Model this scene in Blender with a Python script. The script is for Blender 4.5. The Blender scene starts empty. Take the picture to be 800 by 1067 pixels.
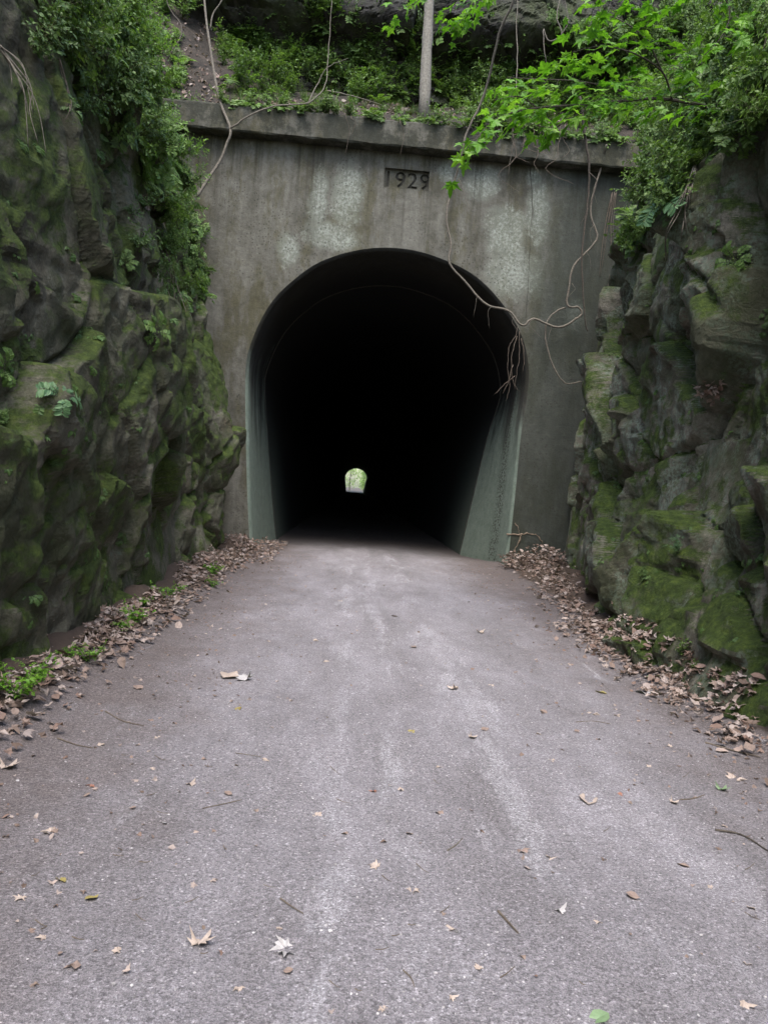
import bpy, bmesh, math, random
import numpy as np
from mathutils import Vector, Matrix, geometry
from mathutils.bvhtree import BVHTree
R = math.radians
random.seed(7); rng = np.random.default_rng(11)
SC = bpy.context.scene
COL = SC.collection

# ------------------------------------------------------------------ camera
F = 801.0; VPX, VPY = 368.0, 507.0; EYE = 1.6
roll = R(4.3)
fwd = Vector((VPX-400, 533.5-VPY, -F)).normalized()
u0 = Vector((math.sin(roll), math.cos(roll), 0))
upv = (u0 - fwd*u0.dot(fwd)).normalized()
rgt = fwd.cross(upv)
M3 = Matrix((rgt, fwd, upv))
CAMP = Vector((0, 0, EYE))
cd = bpy.data.cameras.new('camera'); cam = bpy.data.objects.new('camera', cd); COL.objects.link(cam)
cam.matrix_world = Matrix.Translation(CAMP) @ M3.to_4x4()
cd.sensor_fit = 'HORIZONTAL'; cd.sensor_width = 36; cd.lens = 36*F/800
cd.clip_start = 0.05; cd.clip_end = 3000
SC.camera = cam
def ray(px, py): return M3 @ Vector((px-400, 533.5-py, -F))
def at(px, py, Y):
    w = ray(px, py); return CAMP + w*(Y/w.y)

# ------------------------------------------------------------------ tagging
def tag(o, label=None, cat=None, group=None, kind=None):
    if label: o['label'] = label
    if cat: o['category'] = cat
    if group: o['group'] = group
    if kind: o['kind'] = kind
    return o
def empty(name, loc, label, cat, group=None):
    o = bpy.data.objects.new(name, None); COL.objects.link(o); o.location = loc
    o.empty_display_size = 0.2
    return tag(o, label, cat, group)

# ------------------------------------------------------------------ numpy noise
def hsh(ix, iy, iz, seed):
    h = (ix.astype(np.int64)*374761393 + iy.astype(np.int64)*668265263 + iz.astype(np.int64)*2147483647 + seed*974634777) & 0xffffffff
    h = ((h ^ (h >> 13))*1274126177) & 0xffffffff
    h = ((h ^ (h >> 16))*2246822519) & 0xffffffff
    h = h ^ (h >> 15)
    return (h & 0xffffff)/float(0xffffff)
def vn(x, y, z=0.0, seed=0):
    x, y, z = np.broadcast_arrays(np.asarray(x, float), np.asarray(y, float), np.asarray(z, float))
    fx, fy, fz = np.floor(x), np.floor(y), np.floor(z)
    tx, ty, tz = x-fx, y-fy, z-fz
    tx = tx*tx*(3-2*tx); ty = ty*ty*(3-2*ty); tz = tz*tz*(3-2*tz)
    r = 0
    for a in (0, 1):
        for b in (0, 1):
            for c in (0, 1):
                w = (tx if a else 1-tx)*(ty if b else 1-ty)*(tz if c else 1-tz)
                r = r + w*hsh(fx+a, fy+b, fz+c, seed)
    return r-0.5
def fbm(x, y, z=0.0, o=4, seed=0):
    r = 0; a = 1.0
    for i in range(o):
        r = r + a*vn(np.asarray(x)*2**i+i*17.3, np.asarray(y)*2**i+i*9.1, np.asarray(z)*2**i, seed+i); a *= .5
    return r
def voro(u, v, cu, cv, seed, jit=.85):
    x = u/cu; y = v/cv; fx = np.floor(x); fy = np.floor(y)
    f1 = np.full(x.shape, 9.0); f2 = np.full(x.shape, 9.0)
    ia = np.zeros(x.shape); ib = np.zeros(x.shape); ic = np.zeros(x.shape); dx = np.zeros(x.shape); dy = np.zeros(x.shape)
    z0 = np.zeros(x.shape)
    for a in (-1, 0, 1):
        for b in (-1, 0, 1):
            gx = fx+a; gy = fy+b
            sx = gx+.5+jit*(hsh(gx, gy, z0, seed)-.5); sy = gy+.5+jit*(hsh(gx, gy, z0, seed+1)-.5)
            d = np.sqrt((x-sx)**2+(y-sy)**2)
            n = d < f1
            f2 = np.where(n, f1, np.minimum(f2, d))
            f1 = np.where(n, d, f1)
            ia = np.where(n, hsh(gx, gy, z0, seed+2), ia); ib = np.where(n, hsh(gx, gy, z0, seed+3), ib); ic = np.where(n, hsh(gx, gy, z0, seed+4), ic)
            dx = np.where(n, (x-sx), dx); dy = np.where(n, (y-sy), dy)
    return f1, f2, ia, ib, ic, dx, dy

# ------------------------------------------------------------------ materials
def newmat(name):
    m = bpy.data.materials.new(name); m.use_nodes = True
    nt = m.node_tree; b = nt.nodes['Principled BSDF']
    b.inputs['Specular IOR Level'].default_value = 0.3
    return m, nt, b
def nd(nt, t, ins=None, **kw):
    n = nt.nodes.new(t)
    for k, v in kw.items(): setattr(n, k, v)
    for k, v in (ins or {}).items():
        s = n.inputs[k]
        if isinstance(v, bpy.types.NodeSocket): nt.links.new(v, s)
        else: s.default_value = v
    return n
def mix(nt, f, a, b, bt='MIX'):
    n = nt.nodes.new('ShaderNodeMix'); n.data_type = 'RGBA'; n.blend_type = bt; n.clamp_factor = True
    for i, v in ((0, f), (6, a), (7, b)):
        if isinstance(v, bpy.types.NodeSocket): nt.links.new(v, n.inputs[i])
        else: n.inputs[i].default_value = v if i == 0 else (*v, 1)
    return n.outputs[2]
def math_(nt, op, a, b=0.0, c=0.0, clamp=False):
    n = nt.nodes.new('ShaderNodeMath'); n.operation = op; n.use_clamp = clamp
    for i, v in enumerate((a, b, c)):
        if isinstance(v, bpy.types.NodeSocket): nt.links.new(v, n.inputs[i])
        else: n.inputs[i].default_value = v
    return n.outputs[0]
def coords(nt, scale=(1, 1, 1)):
    t = nd(nt, 'ShaderNodeTexCoord')
    if tuple(scale) == (1, 1, 1): return t.outputs['Object']
    return nd(nt, 'ShaderNodeMapping', {0: t.outputs['Object'], 'Scale': scale}).outputs[0]
def noise(nt, vec, s, d=6, rough=.6, dist=0.0):
    return nd(nt, 'ShaderNodeTexNoise', {'Vector': vec, 'Scale': s, 'Detail': d, 'Roughness': rough, 'Distortion': dist}).outputs[0]
def ramp(nt, f, *stops):
    n = nt.nodes.new('ShaderNodeValToRGB'); nt.links.new(f, n.inputs[0]); e = n.color_ramp.elements
    while len(e) < len(stops): e.new(.5)
    for q, (p, c) in zip(e, stops):
        q.position = p; q.color = (*c, 1) if len(c) == 3 else (c[0],)*3+(1,)
    return n.outputs[0]
def sstep(nt, f, a, b):
    n = nt.nodes.new('ShaderNodeMapRange'); n.interpolation_type = 'SMOOTHSTEP'
    nt.links.new(f, n.inputs[0]); n.inputs[1].default_value = a; n.inputs[2].default_value = b
    return n.outputs[0]
def bump(nt, b, h, strength=.5, dist=.02, prev=None):
    n = nd(nt, 'ShaderNodeBump', {'Height': h, 'Strength': strength, 'Distance': dist})
    if prev: nt.links.new(prev, n.inputs['Normal'])
    nt.links.new(n.outputs[0], b.inputs['Normal']); return n.outputs[0]

def rock_mat(name, moss_lo, moss_hi, lich=.6, tint=(1, 1, 1), mosscol=((.014, .022, .005), (.040, .064, .011), (.085, .118, .02)), soilz=8.5):
    m, nt, b = newmat(name); c = coords(nt)
    n1 = noise(nt, c, 1.1, 8, .62, .4); n2 = noise(nt, c, 14, 8, .7); n3 = noise(nt, c, 70, 4, .7)
    T = lambda q: tuple(q[i]*tint[i] for i in range(3))
    col = ramp(nt, n1, (.3, T((.040, .037, .031))), (.45, T((.085, .080, .070))), (.56, T((.15, .145, .132))), (.64, T((.17, .165, .15))), (.74, T((.085, .062, .050))))
    col = mix(nt, .75, col, ramp(nt, n2, (.3, (.42,)), (.55, (1.0,)), (.75, (1.5,))), 'MULTIPLY')
    col = mix(nt, .5, col, ramp(nt, n3, (.3, (.5,)), (.7, (1.4,))), 'MULTIPLY')
    # pale lichen
    ln = noise(nt, c, 1.7, 7, .72); lf = noise(nt, c, 22, 5, .75)
    lm = math_(nt, 'MULTIPLY', sstep(nt, ln, lich, lich+.07), sstep(nt, lf, .42, .56))
    col = mix(nt, math_(nt, 'MULTIPLY', lm, .8), col, (.21, .26, .20))
    # green algae film
    an = noise(nt, c, .8, 6, .65, .6)
    col = mix(nt, math_(nt, 'MULTIPLY', sstep(nt, an, .40, .60), .62), col, (.045, .058, .020))
    # moss cushions grow on ledges and in patches
    g = nd(nt, 'ShaderNodeNewGeometry'); nz = nd(nt, 'ShaderNodeSeparateXYZ', {0: g.outputs['Normal']}).outputs[2]
    mn = noise(nt, c, 1.35, 8, .68, .3); mf = noise(nt, c, 30, 6, .75)
    s = math_(nt, 'ADD', math_(nt, 'MULTIPLY', nz, .16), mn)
    s = math_(nt, 'ADD', s, math_(nt, 'MULTIPLY', math_(nt, 'SUBTRACT', mf, .5), .16))
    mm = sstep(nt, s, moss_lo, moss_hi)
    mc = ramp(nt, noise(nt, c, 9, 6, .8), (.32, mosscol[0]), (.5, mosscol[1]), (.68, mosscol[2]))
    mc = mix(nt, .6, mc, ramp(nt, noise(nt, c, 120, 3, .8), (.3, (.45,)), (.7, (1.6,))), 'MULTIPLY')
    col = mix(nt, mm, col, mc)
    # soil on the upper slope
    pz = nd(nt, 'ShaderNodeSeparateXYZ', {0: g.outputs['Position']}).outputs[2]
    zz = math_(nt, 'ADD', pz, math_(nt, 'MULTIPLY', math_(nt, 'SUBTRACT', n1, .5), 4))
    soil = ramp(nt, noise(nt, c, 18, 6, .8), (.3, (.025, .018, .012)), (.6, (.07, .055, .042)), (.75, (.15, .12, .09)))
    col = mix(nt, sstep(nt, zz, soilz, soilz+1.2), col, soil)
    nt.links.new(col, b.inputs['Base Color'])
    b.inputs['Roughness'].default_value = .82
    b.inputs['Specular IOR Level'].default_value = .25
    p = bump(nt, b, noise(nt, c, 6, 10, .75), .8, .05)
    p = bump(nt, b, nd(nt, 'ShaderNodeTexVoronoi', {'Vector': nd(nt, 'ShaderNodeVectorMath', {0: c, 1: nd(nt, 'ShaderNodeTexNoise', {'Vector': c, 'Scale': 4.0}).outputs[1]}, operation='ADD').outputs[0], 'Scale': 7.0}, feature='DISTANCE_TO_EDGE').outputs[0], .5, .05, p)
    bump(nt, b, noise(nt, c, 40, 8, .85), 1.0, .02, p)
    return m

ROCK_L = rock_mat('rock_left', .465, .585, .62, (1.22, 1.18, .95), ((.018, .028, .007), (.050, .074, .015), (.10, .135, .026)))
ROCK_R = rock_mat('rock_right', .485, .61, .47, (1.4, 1.33, 1.17))
ROCK_T = rock_mat('rock_top', .60, .72, .64, (.34, .32, .32), soilz=99)

def simple_mat(name, c0, c1, s=20, rough=.8, bs=.4, bd=.01, isl=0.0):
    m, nt, b = newmat(name); c = coords(nt)
    col = ramp(nt, noise(nt, c, s, 6, .7), (.3, c0), (.7, c1))
    if isl:
        g = nd(nt, 'ShaderNodeNewGeometry')
        col = mix(nt, isl, col, ramp(nt, g.outputs['Random Per Island'], (0, (.4,)), (1, (1.7,))), 'MULTIPLY')
    nt.links.new(col, b.inputs['Base Color']); b.inputs['Roughness'].default_value = rough
    bump(nt, b, noise(nt, c, s*3, 6, .7), bs, bd)
    return m

def leaf_mat(name, *cols, trans=.35, rough=.5, spec=.35):
    m, nt, b = newmat(name)
    g = nd(nt, 'ShaderNodeNewGeometry')
    n = len(cols)
    col = ramp(nt, g.outputs['Random Per Island'], *[(i/(n-1), c) for i, c in enumerate(cols)])
    v = noise(nt, coords(nt), 1.2, 3, .6)
    col = mix(nt, .5, col, ramp(nt, v, (.3, (.6,)), (.7, (1.3,))), 'MULTIPLY')
    vf = noise(nt, coords(nt), 55, 4, .7)
    col = mix(nt, .45, col, ramp(nt, vf, (.3, (.6,)), (.7, (1.35,))), 'MULTIPLY')
    nt.links.new(col, b.inputs['Base Color'])
    b.inputs['Roughness'].default_value = rough; b.inputs['Specular IOR Level'].default_value = spec
    if trans:
        t = nd(nt, 'ShaderNodeBsdfTranslucent'); nt.links.new(mix(nt, 1, col, (1.1, 1.25, .5), 'MULTIPLY'), t.inputs[0])
        ms = nd(nt, 'ShaderNodeMixShader', {0: trans}); nt.links.new(b.outputs[0], ms.inputs[1]); nt.links.new(t.outputs[0], ms.inputs[2])
        nt.links.new(ms.outputs[0], nt.nodes['Material Output'].inputs[0])
    return m
LEAF_BRIGHT = leaf_mat('maple_leaf_green', (.09, .22, .02), (.14, .30, .03), (.20, .36, .05), trans=.45)
LEAF_MID = leaf_mat('undergrowth_leaf', (.07, .13, .03), (.12, .20, .05), (.18, .27, .08), trans=.35)
LEAF_DEEP = leaf_mat('shrub_leaf', (.05, .095, .025), (.085, .15, .04), (.13, .205, .065), trans=.3)
LEAF_BLUE = leaf_mat('pale_herb_leaf', (.06, .13, .06), (.10, .19, .08), (.13, .22, .10), trans=.25)
LEAF_FAR = leaf_mat('sun_lightened_leaf', (.26, .40, .14), (.36, .50, .20), (.46, .58, .28), trans=.5)  # sunshine at the far mouth is lightened into this leaf colour
LEAF_LIME = leaf_mat('fresh_frond', (.10, .20, .04), (.16, .27, .06), (.20, .31, .09), trans=.4)
GRASS = leaf_mat('grass_blade', (.05, .10, .02), (.08, .15, .03), (.14, .17, .05), trans=.3)
LITTER = leaf_mat('dead_leaf', (.13, .09, .07), (.25, .19, .16), (.19, .125, .10), (.38, .31, .275), (.29, .24, .22), trans=.08, rough=.75, spec=.2)
PALE_LEAF = leaf_mat('pale_dead_leaf', (.34, .265, .22), (.42, .35, .30), (.28, .20, .165), trans=.05, rough=.75, spec=.2)
GREY_LEAF = leaf_mat('grey_dead_leaf', (.36, .34, .34), (.43, .41, .40), trans=.05, rough=.7)
YEL_LEAF = leaf_mat('yellow_leaf', (.26, .21, .07), (.32, .27, .11), trans=.1)
GRN_LEAF = leaf_mat('fresh_fallen_leaf', (.16, .24, .12), (.20, .28, .16), trans=.1)
RED_LEAF = leaf_mat('reddish_dead_leaf', (.26, .11, .08), (.32, .17, .12), trans=.05)
BARK = simple_mat('bark', (.11, .10, .08), (.28, .26, .22), 22, .9, .8, .02)
BARK_PALE = simple_mat('pale_bark', (.06, .052, .042), (.20, .175, .14), 30, .85, .4, .006)
BARK_DARK = simple_mat('dark_vine_bark', (.03, .025, .02), (.09, .075, .06), 30, .9, .5, .006)
TWIG = simple_mat('twig', (.06, .045, .035), (.16, .13, .10), 40, .85, .3, .004)
STEM = simple_mat('green_stem', (.04, .06, .02), (.09, .10, .04), 40, .7, .2, .003)
STONE = simple_mat('pebble', (.14, .13, .13), (.42, .40, .40), 9, .9, .4, .003, isl=.8)

# path: trodden crushed stone
def path_mat():
    m, nt, b = newmat('crushed_stone_path'); c = coords(nt)
    P = nd(nt, 'ShaderNodeSeparateXYZ', {0: c}); X, Y = P.outputs[0], P.outputs[1]
    n1 = noise(nt, coords(nt, (1.5, .45, 1)), .9, 8, .7); nf = noise(nt, c, 60, 6, .8); nff = noise(nt, c, 190, 4, .85)
    col = ramp(nt, n1, (.3, (.145, .134, .138)), (.5, (.205, .192, .203)), (.7, (.27, .255, .272)))
    # brown damp soil toward both edges
    e = math_(nt, 'ABSOLUTE', math_(nt, 'SUBTRACT', X, .65))
    e = math_(nt, 'ADD', e, math_(nt, 'MULTIPLY', math_(nt, 'SUBTRACT', noise(nt, c, 1.6, 7, .7), .5), 1.9))
    col = mix(nt, math_(nt, 'MULTIPLY', sstep(nt, e, 1.0, 2.6), .8), col, (.105, .084, .076))
    # worn pale streaks along the walking lines
    st = noise(nt, coords(nt, (3.0, .55, 1)), 1.6, 9, .74, .3)
    def lane(x0, w): return math_(nt, 'SUBTRACT', 1, math_(nt, 'MULTIPLY', math_(nt, 'ABSOLUTE', math_(nt, 'SUBTRACT', X, x0)), 1/w), clamp=True)
    L = math_(nt, 'MAXIMUM', lane(.40, .30), math_(nt, 'MAXIMUM', lane(0.03, .22), lane(1.0, .34)))
    sm = sstep(nt, math_(nt, 'ADD', st, math_(nt, 'MULTIPLY', L, .17)), .575, .70)
    sm = math_(nt, 'MULTIPLY', sm, sstep(nt, noise(nt, coords(nt, (1.4, .7, 1)), .9, 4, .6), .42, .58))
    sm = math_(nt, 'MULTIPLY', sm, sstep(nt, nf, .34, .56))
    col = mix(nt, math_(nt, 'MULTIPLY', sm, .45), col, (.40, .39, .41))
    col = mix(nt, .85, col, ramp(nt, nf, (.30, (.58,)), (.5, (1.0,)), (.70, (1.4,))), 'MULTIPLY')
    col = mix(nt, .9, col, ramp(nt, nff, (.32, (.38,)), (.5, (.98,)), (.66, (1.75,))), 'MULTIPLY')
    v = nd(nt, 'ShaderNodeTexVoronoi', {'Vector': c, 'Scale': 120.0}, feature='F1')
    vc = nd(nt, 'ShaderNodeSeparateXYZ', {0: v.outputs['Color']}).outputs[0]
    col = mix(nt, .8, col, ramp(nt, vc, (0, (.55,)), (.5, (1.0,)), (.92, (1.15,)), (.97, (1.6,)), (1, (2.0,))), 'MULTIPLY')
    # floor turns dark brown going into the tunnel
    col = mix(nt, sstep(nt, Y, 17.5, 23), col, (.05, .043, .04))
    zb = math_(nt, 'ADD', P.outputs[2], math_(nt, 'MULTIPLY', math_(nt, 'SUBTRACT', noise(nt, c, 7, 5, .7), .5), .10))
    col = mix(nt, sstep(nt, zb, .045, .10), col, mix(nt, nf, (.03, .022, .017), (.11, .08, .062)))
    nt.links.new(col, b.inputs['Base Color']); b.inputs['Roughness'].default_value = .92
    b.inputs['Specular IOR Level'].default_value = .2
    p = bump(nt, b, noise(nt, c, 7, 8, .7), .55, .03)
    bump(nt, b, nff, .8, .006, bump(nt, b, v.outputs['Distance'], .7, .004, p))
    return m
PATHM = path_mat()
SOIL = simple_mat('leafy_soil', (.035, .026, .019), (.11, .085, .065), 9, .95, .8, .03)

def concrete_mat(name, kind='face'):
    m, nt, b = newmat(name); c = coords(nt)
    P = nd(nt, 'ShaderNodeSeparateXYZ', {0: c}); X, Y, Z = P.outputs
    cs = coords(nt, (1.5, 1, .16))
    n1 = math_(nt, 'ADD', math_(nt, 'MULTIPLY', noise(nt, cs, 1.5, 7, .65, .3), .45), math_(nt, 'MULTIPLY', noise(nt, c, 1.3, 9, .75, .6), .55)); n2 = noise(nt, c, 8, 8, .75); n3 = noise(nt, c, 50, 5, .8)
    col = ramp(nt, n1, (.3, (.046, .044, .035)), (.44, (.090, .086, .069)), (.56, (.138, .133, .112)), (.68, (.185, .180, .155)))
    bn = noise(nt, coords(nt, (1.8, 1, .6)), .8, 7, .75)
    col = mix(nt, math_(nt, 'MULTIPLY', sstep(nt, bn, .46, .60), .62), col, (.066, .060, .028))      # ochre-green staining
    col = mix(nt, .7, col, ramp(nt, n2, (.3, (.6,)), (.55, (1.0,)), (.75, (1.35,))), 'MULTIPLY')
    if kind == 'face':
        # white-green efflorescence
        tot = None
        for (px, py, rx, rz) in ((362, 205, .5, 1.1), (345, 245, .9, .45), (503, 190, .55, .5), (528, 245, .75, .95), (535, 285, .9, .8), (470, 178, .35, .4), (560, 225, .4, 1.0), (332, 205, .3, .9), (600, 330, .35, .6), (300, 260, .35, .5), (556, 185, .25, .3)):
            q = at(px, py, 17.7)
            dx = math_(nt, 'MULTIPLY', math_(nt, 'SUBTRACT', X, q.x), 1/rx); dz = math_(nt, 'MULTIPLY', math_(nt, 'SUBTRACT', Z, q.z), 1/rz)
            d = math_(nt, 'SUBTRACT', 1, math_(nt, 'ADD', math_(nt, 'MULTIPLY', dx, dx), math_(nt, 'MULTIPLY', dz, dz)), clamp=True)
            tot = d if tot is None else math_(nt, 'MAXIMUM', tot, d)
        ef = math_(nt, 'ADD', math_(nt, 'MULTIPLY', tot, .24), noise(nt, c, 2.6, 9, .85, .4))
        wash = math_(nt, 'MULTIPLY', sstep(nt, math_(nt, 'ADD', math_(nt, 'MULTIPLY', tot, .5), noise(nt, c, 1.4, 6, .7)), .56, .95), .55)
        col = mix(nt, wash, col, (.19, .205, .17))
        em = math_(nt, 'MULTIPLY', sstep(nt, ef, .60, .76), sstep(nt, noise(nt, c, 16, 6, .8), .40, .62))
        col = mix(nt, math_(nt, 'MULTIPLY', em, .75), col, (.32, .345, .30))
        # greener, darker lower right side
        r = sstep(nt, math_(nt, 'ADD', X, math_(nt, 'MULTIPLY', Z, -.12)), 2.4, 3.6)
        col = mix(nt, math_(nt, 'MULTIPLY', r, .72), col, (.026, .034, .029))
        # pitted darker band left of the crown
        pit = nd(nt, 'ShaderNodeTexVoronoi', {'Vector': c, 'Scale': 13.0}, feature='F1').outputs[0]
        pm = math_(nt, 'MULTIPLY', math_(nt, 'LESS_THAN', pit, .24), sstep(nt, noise(nt, c, .7, 4, .6), .46, .6))
        col = mix(nt, math_(nt, 'MULTIPLY', pm, .55), col, (.03, .028, .022))
        # dark runoff below the coping
        dr = noise(nt, coords(nt, (3.0, 1, .05)), 1.6, 6, .75)
        dm = math_(nt, 'MULTIPLY', sstep(nt, dr, .48, .64), sstep(nt, Z, 6.0, 9.8))
        col = mix(nt, math_(nt, 'MULTIPLY', dm, .65), col, (.030, .027, .020))
    if kind == 'coping':
        col = mix(nt, math_(nt, 'MULTIPLY', sstep(nt, noise(nt, c, 2.2, 7, .75), .40, .56), .8), col, (.028, .030, .022))
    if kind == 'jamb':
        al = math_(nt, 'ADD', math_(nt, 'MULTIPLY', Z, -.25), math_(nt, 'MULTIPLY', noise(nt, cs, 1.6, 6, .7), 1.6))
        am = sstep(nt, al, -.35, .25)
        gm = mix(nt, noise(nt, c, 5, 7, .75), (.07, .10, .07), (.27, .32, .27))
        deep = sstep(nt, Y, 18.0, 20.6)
        col = mix(nt, math_(nt, 'MULTIPLY', am, .92), mix(nt, math_(nt, 'ADD', .8, math_(nt, 'MULTIPLY', deep, .2)), col, (.016, .016, .015)), gm)  # upper ring blackens inward: soot plus the tunnel's shade mixed into the colour
        pit = nd(nt, 'ShaderNodeTexVoronoi', {'Vector': c, 'Scale': 16.0}, feature='F1').outputs[0]
        ws = sstep(nt, math_(nt, 'ABSOLUTE', math_(nt, 'SUBTRACT', math_(nt, 'ADD', Y, math_(nt, 'MULTIPLY', noise(nt, c, 2, 5, .7), .5)), 19.0)), .42, .12)
        pm = math_(nt, 'MULTIPLY', math_(nt, 'MULTIPLY', math_(nt, 'LESS_THAN', pit, .42), ws), sstep(nt, X, .5, .8))
        col = mix(nt, math_(nt, 'MULTIPLY', pm, .85), col, (.035, .03, .025))
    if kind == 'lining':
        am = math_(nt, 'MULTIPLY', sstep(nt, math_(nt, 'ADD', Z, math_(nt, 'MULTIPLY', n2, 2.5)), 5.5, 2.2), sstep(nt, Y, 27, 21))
        col = mix(nt, am, (.018, .018, .017), mix(nt, n2, (.035, .048, .036), (.10, .12, .10)))  # near-black past the mouth: soot, with the interior darkness painted in too
    col = mix(nt, .5, col, ramp(nt, n3, (.3, (.6,)), (.7, (1.35,))), 'MULTIPLY')
    nt.links.new(col, b.inputs['Base Color']); b.inputs['Roughness'].default_value = .88
    b.inputs['Specular IOR Level'].default_value = .2
    w = nd(nt, 'ShaderNodeTexWave', {'Vector': coords(nt, (.02, .02, 1)), 'Scale': 1.5, 'Distortion': .25, 'Detail': 2.0}, bands_direction='Z', wave_profile='SAW')
    p = bump(nt, b, w.outputs[1], .3, .012)
    bump(nt, b, n3, .6, .01, bump(nt, b, n2, .6, .03, p))
    return m
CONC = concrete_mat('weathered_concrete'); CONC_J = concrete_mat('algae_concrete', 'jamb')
CONC_C = concrete_mat('coping_concrete', 'coping'); CONC_L = concrete_mat('soot_shade_lining', 'lining')
GROOVE = simple_mat('dirt_shade_groove', (.028, .025, .02), (.07, .065, .05), 20)  # grime and groove shadow share this dark colour
CRACKM = simple_mat('crack_scale', (.12, .09, .06), (.26, .20, .15), 25, .9, .5, .004)

# ------------------------------------------------------------------ mesh helpers
def mesh_np(name, V, Fc, mat, parent=None, smooth=False):
    me = bpy.data.meshes.new(name); n = len(Fc); k = Fc.shape[1]
    me.vertices.add(len(V)); me.vertices.foreach_set('co', np.ascontiguousarray(V, np.float32).ravel())
    me.loops.add(n*k); me.loops.foreach_set('vertex_index', np.ascontiguousarray(Fc, np.int32).ravel())
    me.polygons.add(n); me.polygons.foreach_set('loop_start', np.arange(n, dtype=np.int32)*k)
    me.polygons.foreach_set('loop_total', np.full(n, k, np.int32))
    me.polygons.foreach_set('use_smooth', np.full(n, smooth, bool))
    me.update(calc_edges=True); me.validate()
    me.materials.append(mat)
    o = bpy.data.objects.new(name, me); COL.objects.link(o)
    if parent: o.parent = parent
    return o
def grid_faces(n, m):
    i = np.arange(n*m).reshape(n, m)
    return np.stack([i[:-1, :-1], i[1:, :-1], i[1:, 1:], i[:-1, 1:]], -1).reshape(-1, 4)
BV = []
def grid_obj(name, P, mat, flip=False, parent=None, bvh=True, stepb=3, smooth=True):
    n, m = P.shape[:2]; Fc = grid_faces(n, m)
    if flip: Fc = Fc[:, ::-1]
    o = mesh_np(name, P.reshape(-1, 3), Fc, mat, parent, smooth)
    if bvh:
        Q = P[::stepb, ::stepb]; BV.append((Q.reshape(-1, 3).copy(), grid_faces(*Q.shape[:2])))
    return o
class Batch:
    def __init__(s): s.V = []; s.T = []; s.n = 0
    def add(s, V, T):
        s.V.append(V); s.T.append(T+s.n); s.n += len(V)
    def tube(s, pts, r0, r1=None, k=6, wob=0.0):
        pts = [Vector(p) for p in pts]; r1 = r0 if r1 is None else r1
        n = len(pts); V = []; a = Vector((.3, .7, .2)).normalized()
        for i, p in enumerate(pts):
            t = (pts[min(i+1, n-1)]-pts[max(i-1, 0)]).normalized()
            x = t.cross(a)
            if x.length < .05: x = t.cross(Vector((1, 0, 0)))
            x.normalize(); y = t.cross(x)
            r = r0+(r1-r0)*i/(n-1)
            if wob: r *= 1+random.uniform(-wob, wob)
            for j in range(k):
                an = 2*math.pi*j/k; V.append(p+x*(r*math.cos(an))+y*(r*math.sin(an)))
        V += [pts[0], pts[-1]]
        T = []
        for i in range(n-1):
            for j in range(k):
                A = i*k+j; B = i*k+(j+1) % k; C = A+k; D = B+k
                T += [(A, B, D), (A, D, C)]
        c0 = n*k; c1 = c0+1
        for j in range(k):
            T += [(c0, (j+1) % k, j), (c1, (n-1)*k+j, (n-1)*k+(j+1) % k)]
        s.add(np.array([tuple(v) for v in V]), np.array(T))
    def merge(s, o, M=None):
        if not o.n: return
        V = np.concatenate(o.V); T = np.concatenate(o.T)
        if M is not None:
            A = np.array(M); V = V@A[:3, :3].T+A[:3, 3]
        s.add(V, T)
    def build(s, name, mat, parent=None, smooth=False):
        return mesh_np(name, np.concatenate(s.V), np.concatenate(s.T), mat, parent, smooth)
def catmull(pts, k=6):
    pts = [Vector(p) for p in pts]; q = [pts[0]*2-pts[1]]+pts+[pts[-1]*2-pts[-2]]; out = []
    for i in range(1, len(q)-2):
        for j in range(k):
            t = j/k; a, b, c, d = q[i-1:i+3]
            out.append(.5*((2*b)+(c-a)*t+(2*a-5*b+4*c-d)*t*t+(3*b-a-3*c+d)*t**3))
    out.append(pts[-1]); return out
def wig(pts, amp):
    return [Vector(p)+Vector((random.uniform(-amp, amp), random.uniform(-amp, amp), random.uniform(-amp, amp))) for p in pts]

# leaf templates: unit length along +Y, normal +Z
def tpl_ovate(w=.27, droop=.12):
    V = np.array([(0, 0, 0), (w*.75, .22, .04), (w, .48, .03), (w*.6, .78, -.03), (0, 1, -droop), (-w*.6, .78, -.03), (-w, .48, .03), (-w*.75, .22, .04), (0, .45, -.03)])
    T = np.array([(8, i, (i+1) % 8) for i in range(8)])
    return V, T
def tpl_maple(curl=.0, seed=0):
    r = random.Random(seed)
    a = [(-90, .10), (-60, .40), (-38, .36), (-20, .66), (-5, .42), (12, .55), (22, .92), (38, .50), (55, .62), (66, .50), (78, .78), (90, 1.05)]
    pts = [(math.cos(R(t))*q, math.sin(R(t))*q) for t, q in a]
    pts = pts+[(-x, y) for x, y in pts[-2:0:-1]]
    V = [(0, .32, -.05+curl*.2)]
    for x, y in pts:
        d = math.hypot(x, y)
        V.append((x*.62, y*.62+.36, -.12*d*d+curl*(d*d)*r.uniform(.2, 1.1)+r.uniform(-.02, .02)))
    n = len(pts)
    T = np.array([(0, i+1, (i+1) % n+1) for i in range(n)])
    return np.array(V), T
def tpl_crumple(seed):
    r = random.Random(seed)
    if seed % 3 == 0: V, T = tpl_ovate(r.uniform(.25, .4), 0)
    else: V, T = tpl_maple(0, seed)
    V = V.copy(); k1 = r.uniform(-1.4, 1.6); k2 = r.uniform(-.8, .8); ph = r.uniform(0, 6)
    y = V[:, 1]-.4; x = V[:, 0]
    V[:, 2] += k1*x*x+k2*y*y+.06*np.sin(9*x+ph)+.05*np.cos(8*y+ph)
    V[:, 1] -= .4
    return V, T
OV = [tpl_ovate(.27), tpl_ovate(.34, .2), tpl_ovate(.20, .08)]
MP = [tpl_maple(.0, 1), tpl_maple(.25, 2), tpl_maple(-.2, 3)]
CR = [tpl_crumple(i) for i in range(12)]
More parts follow.
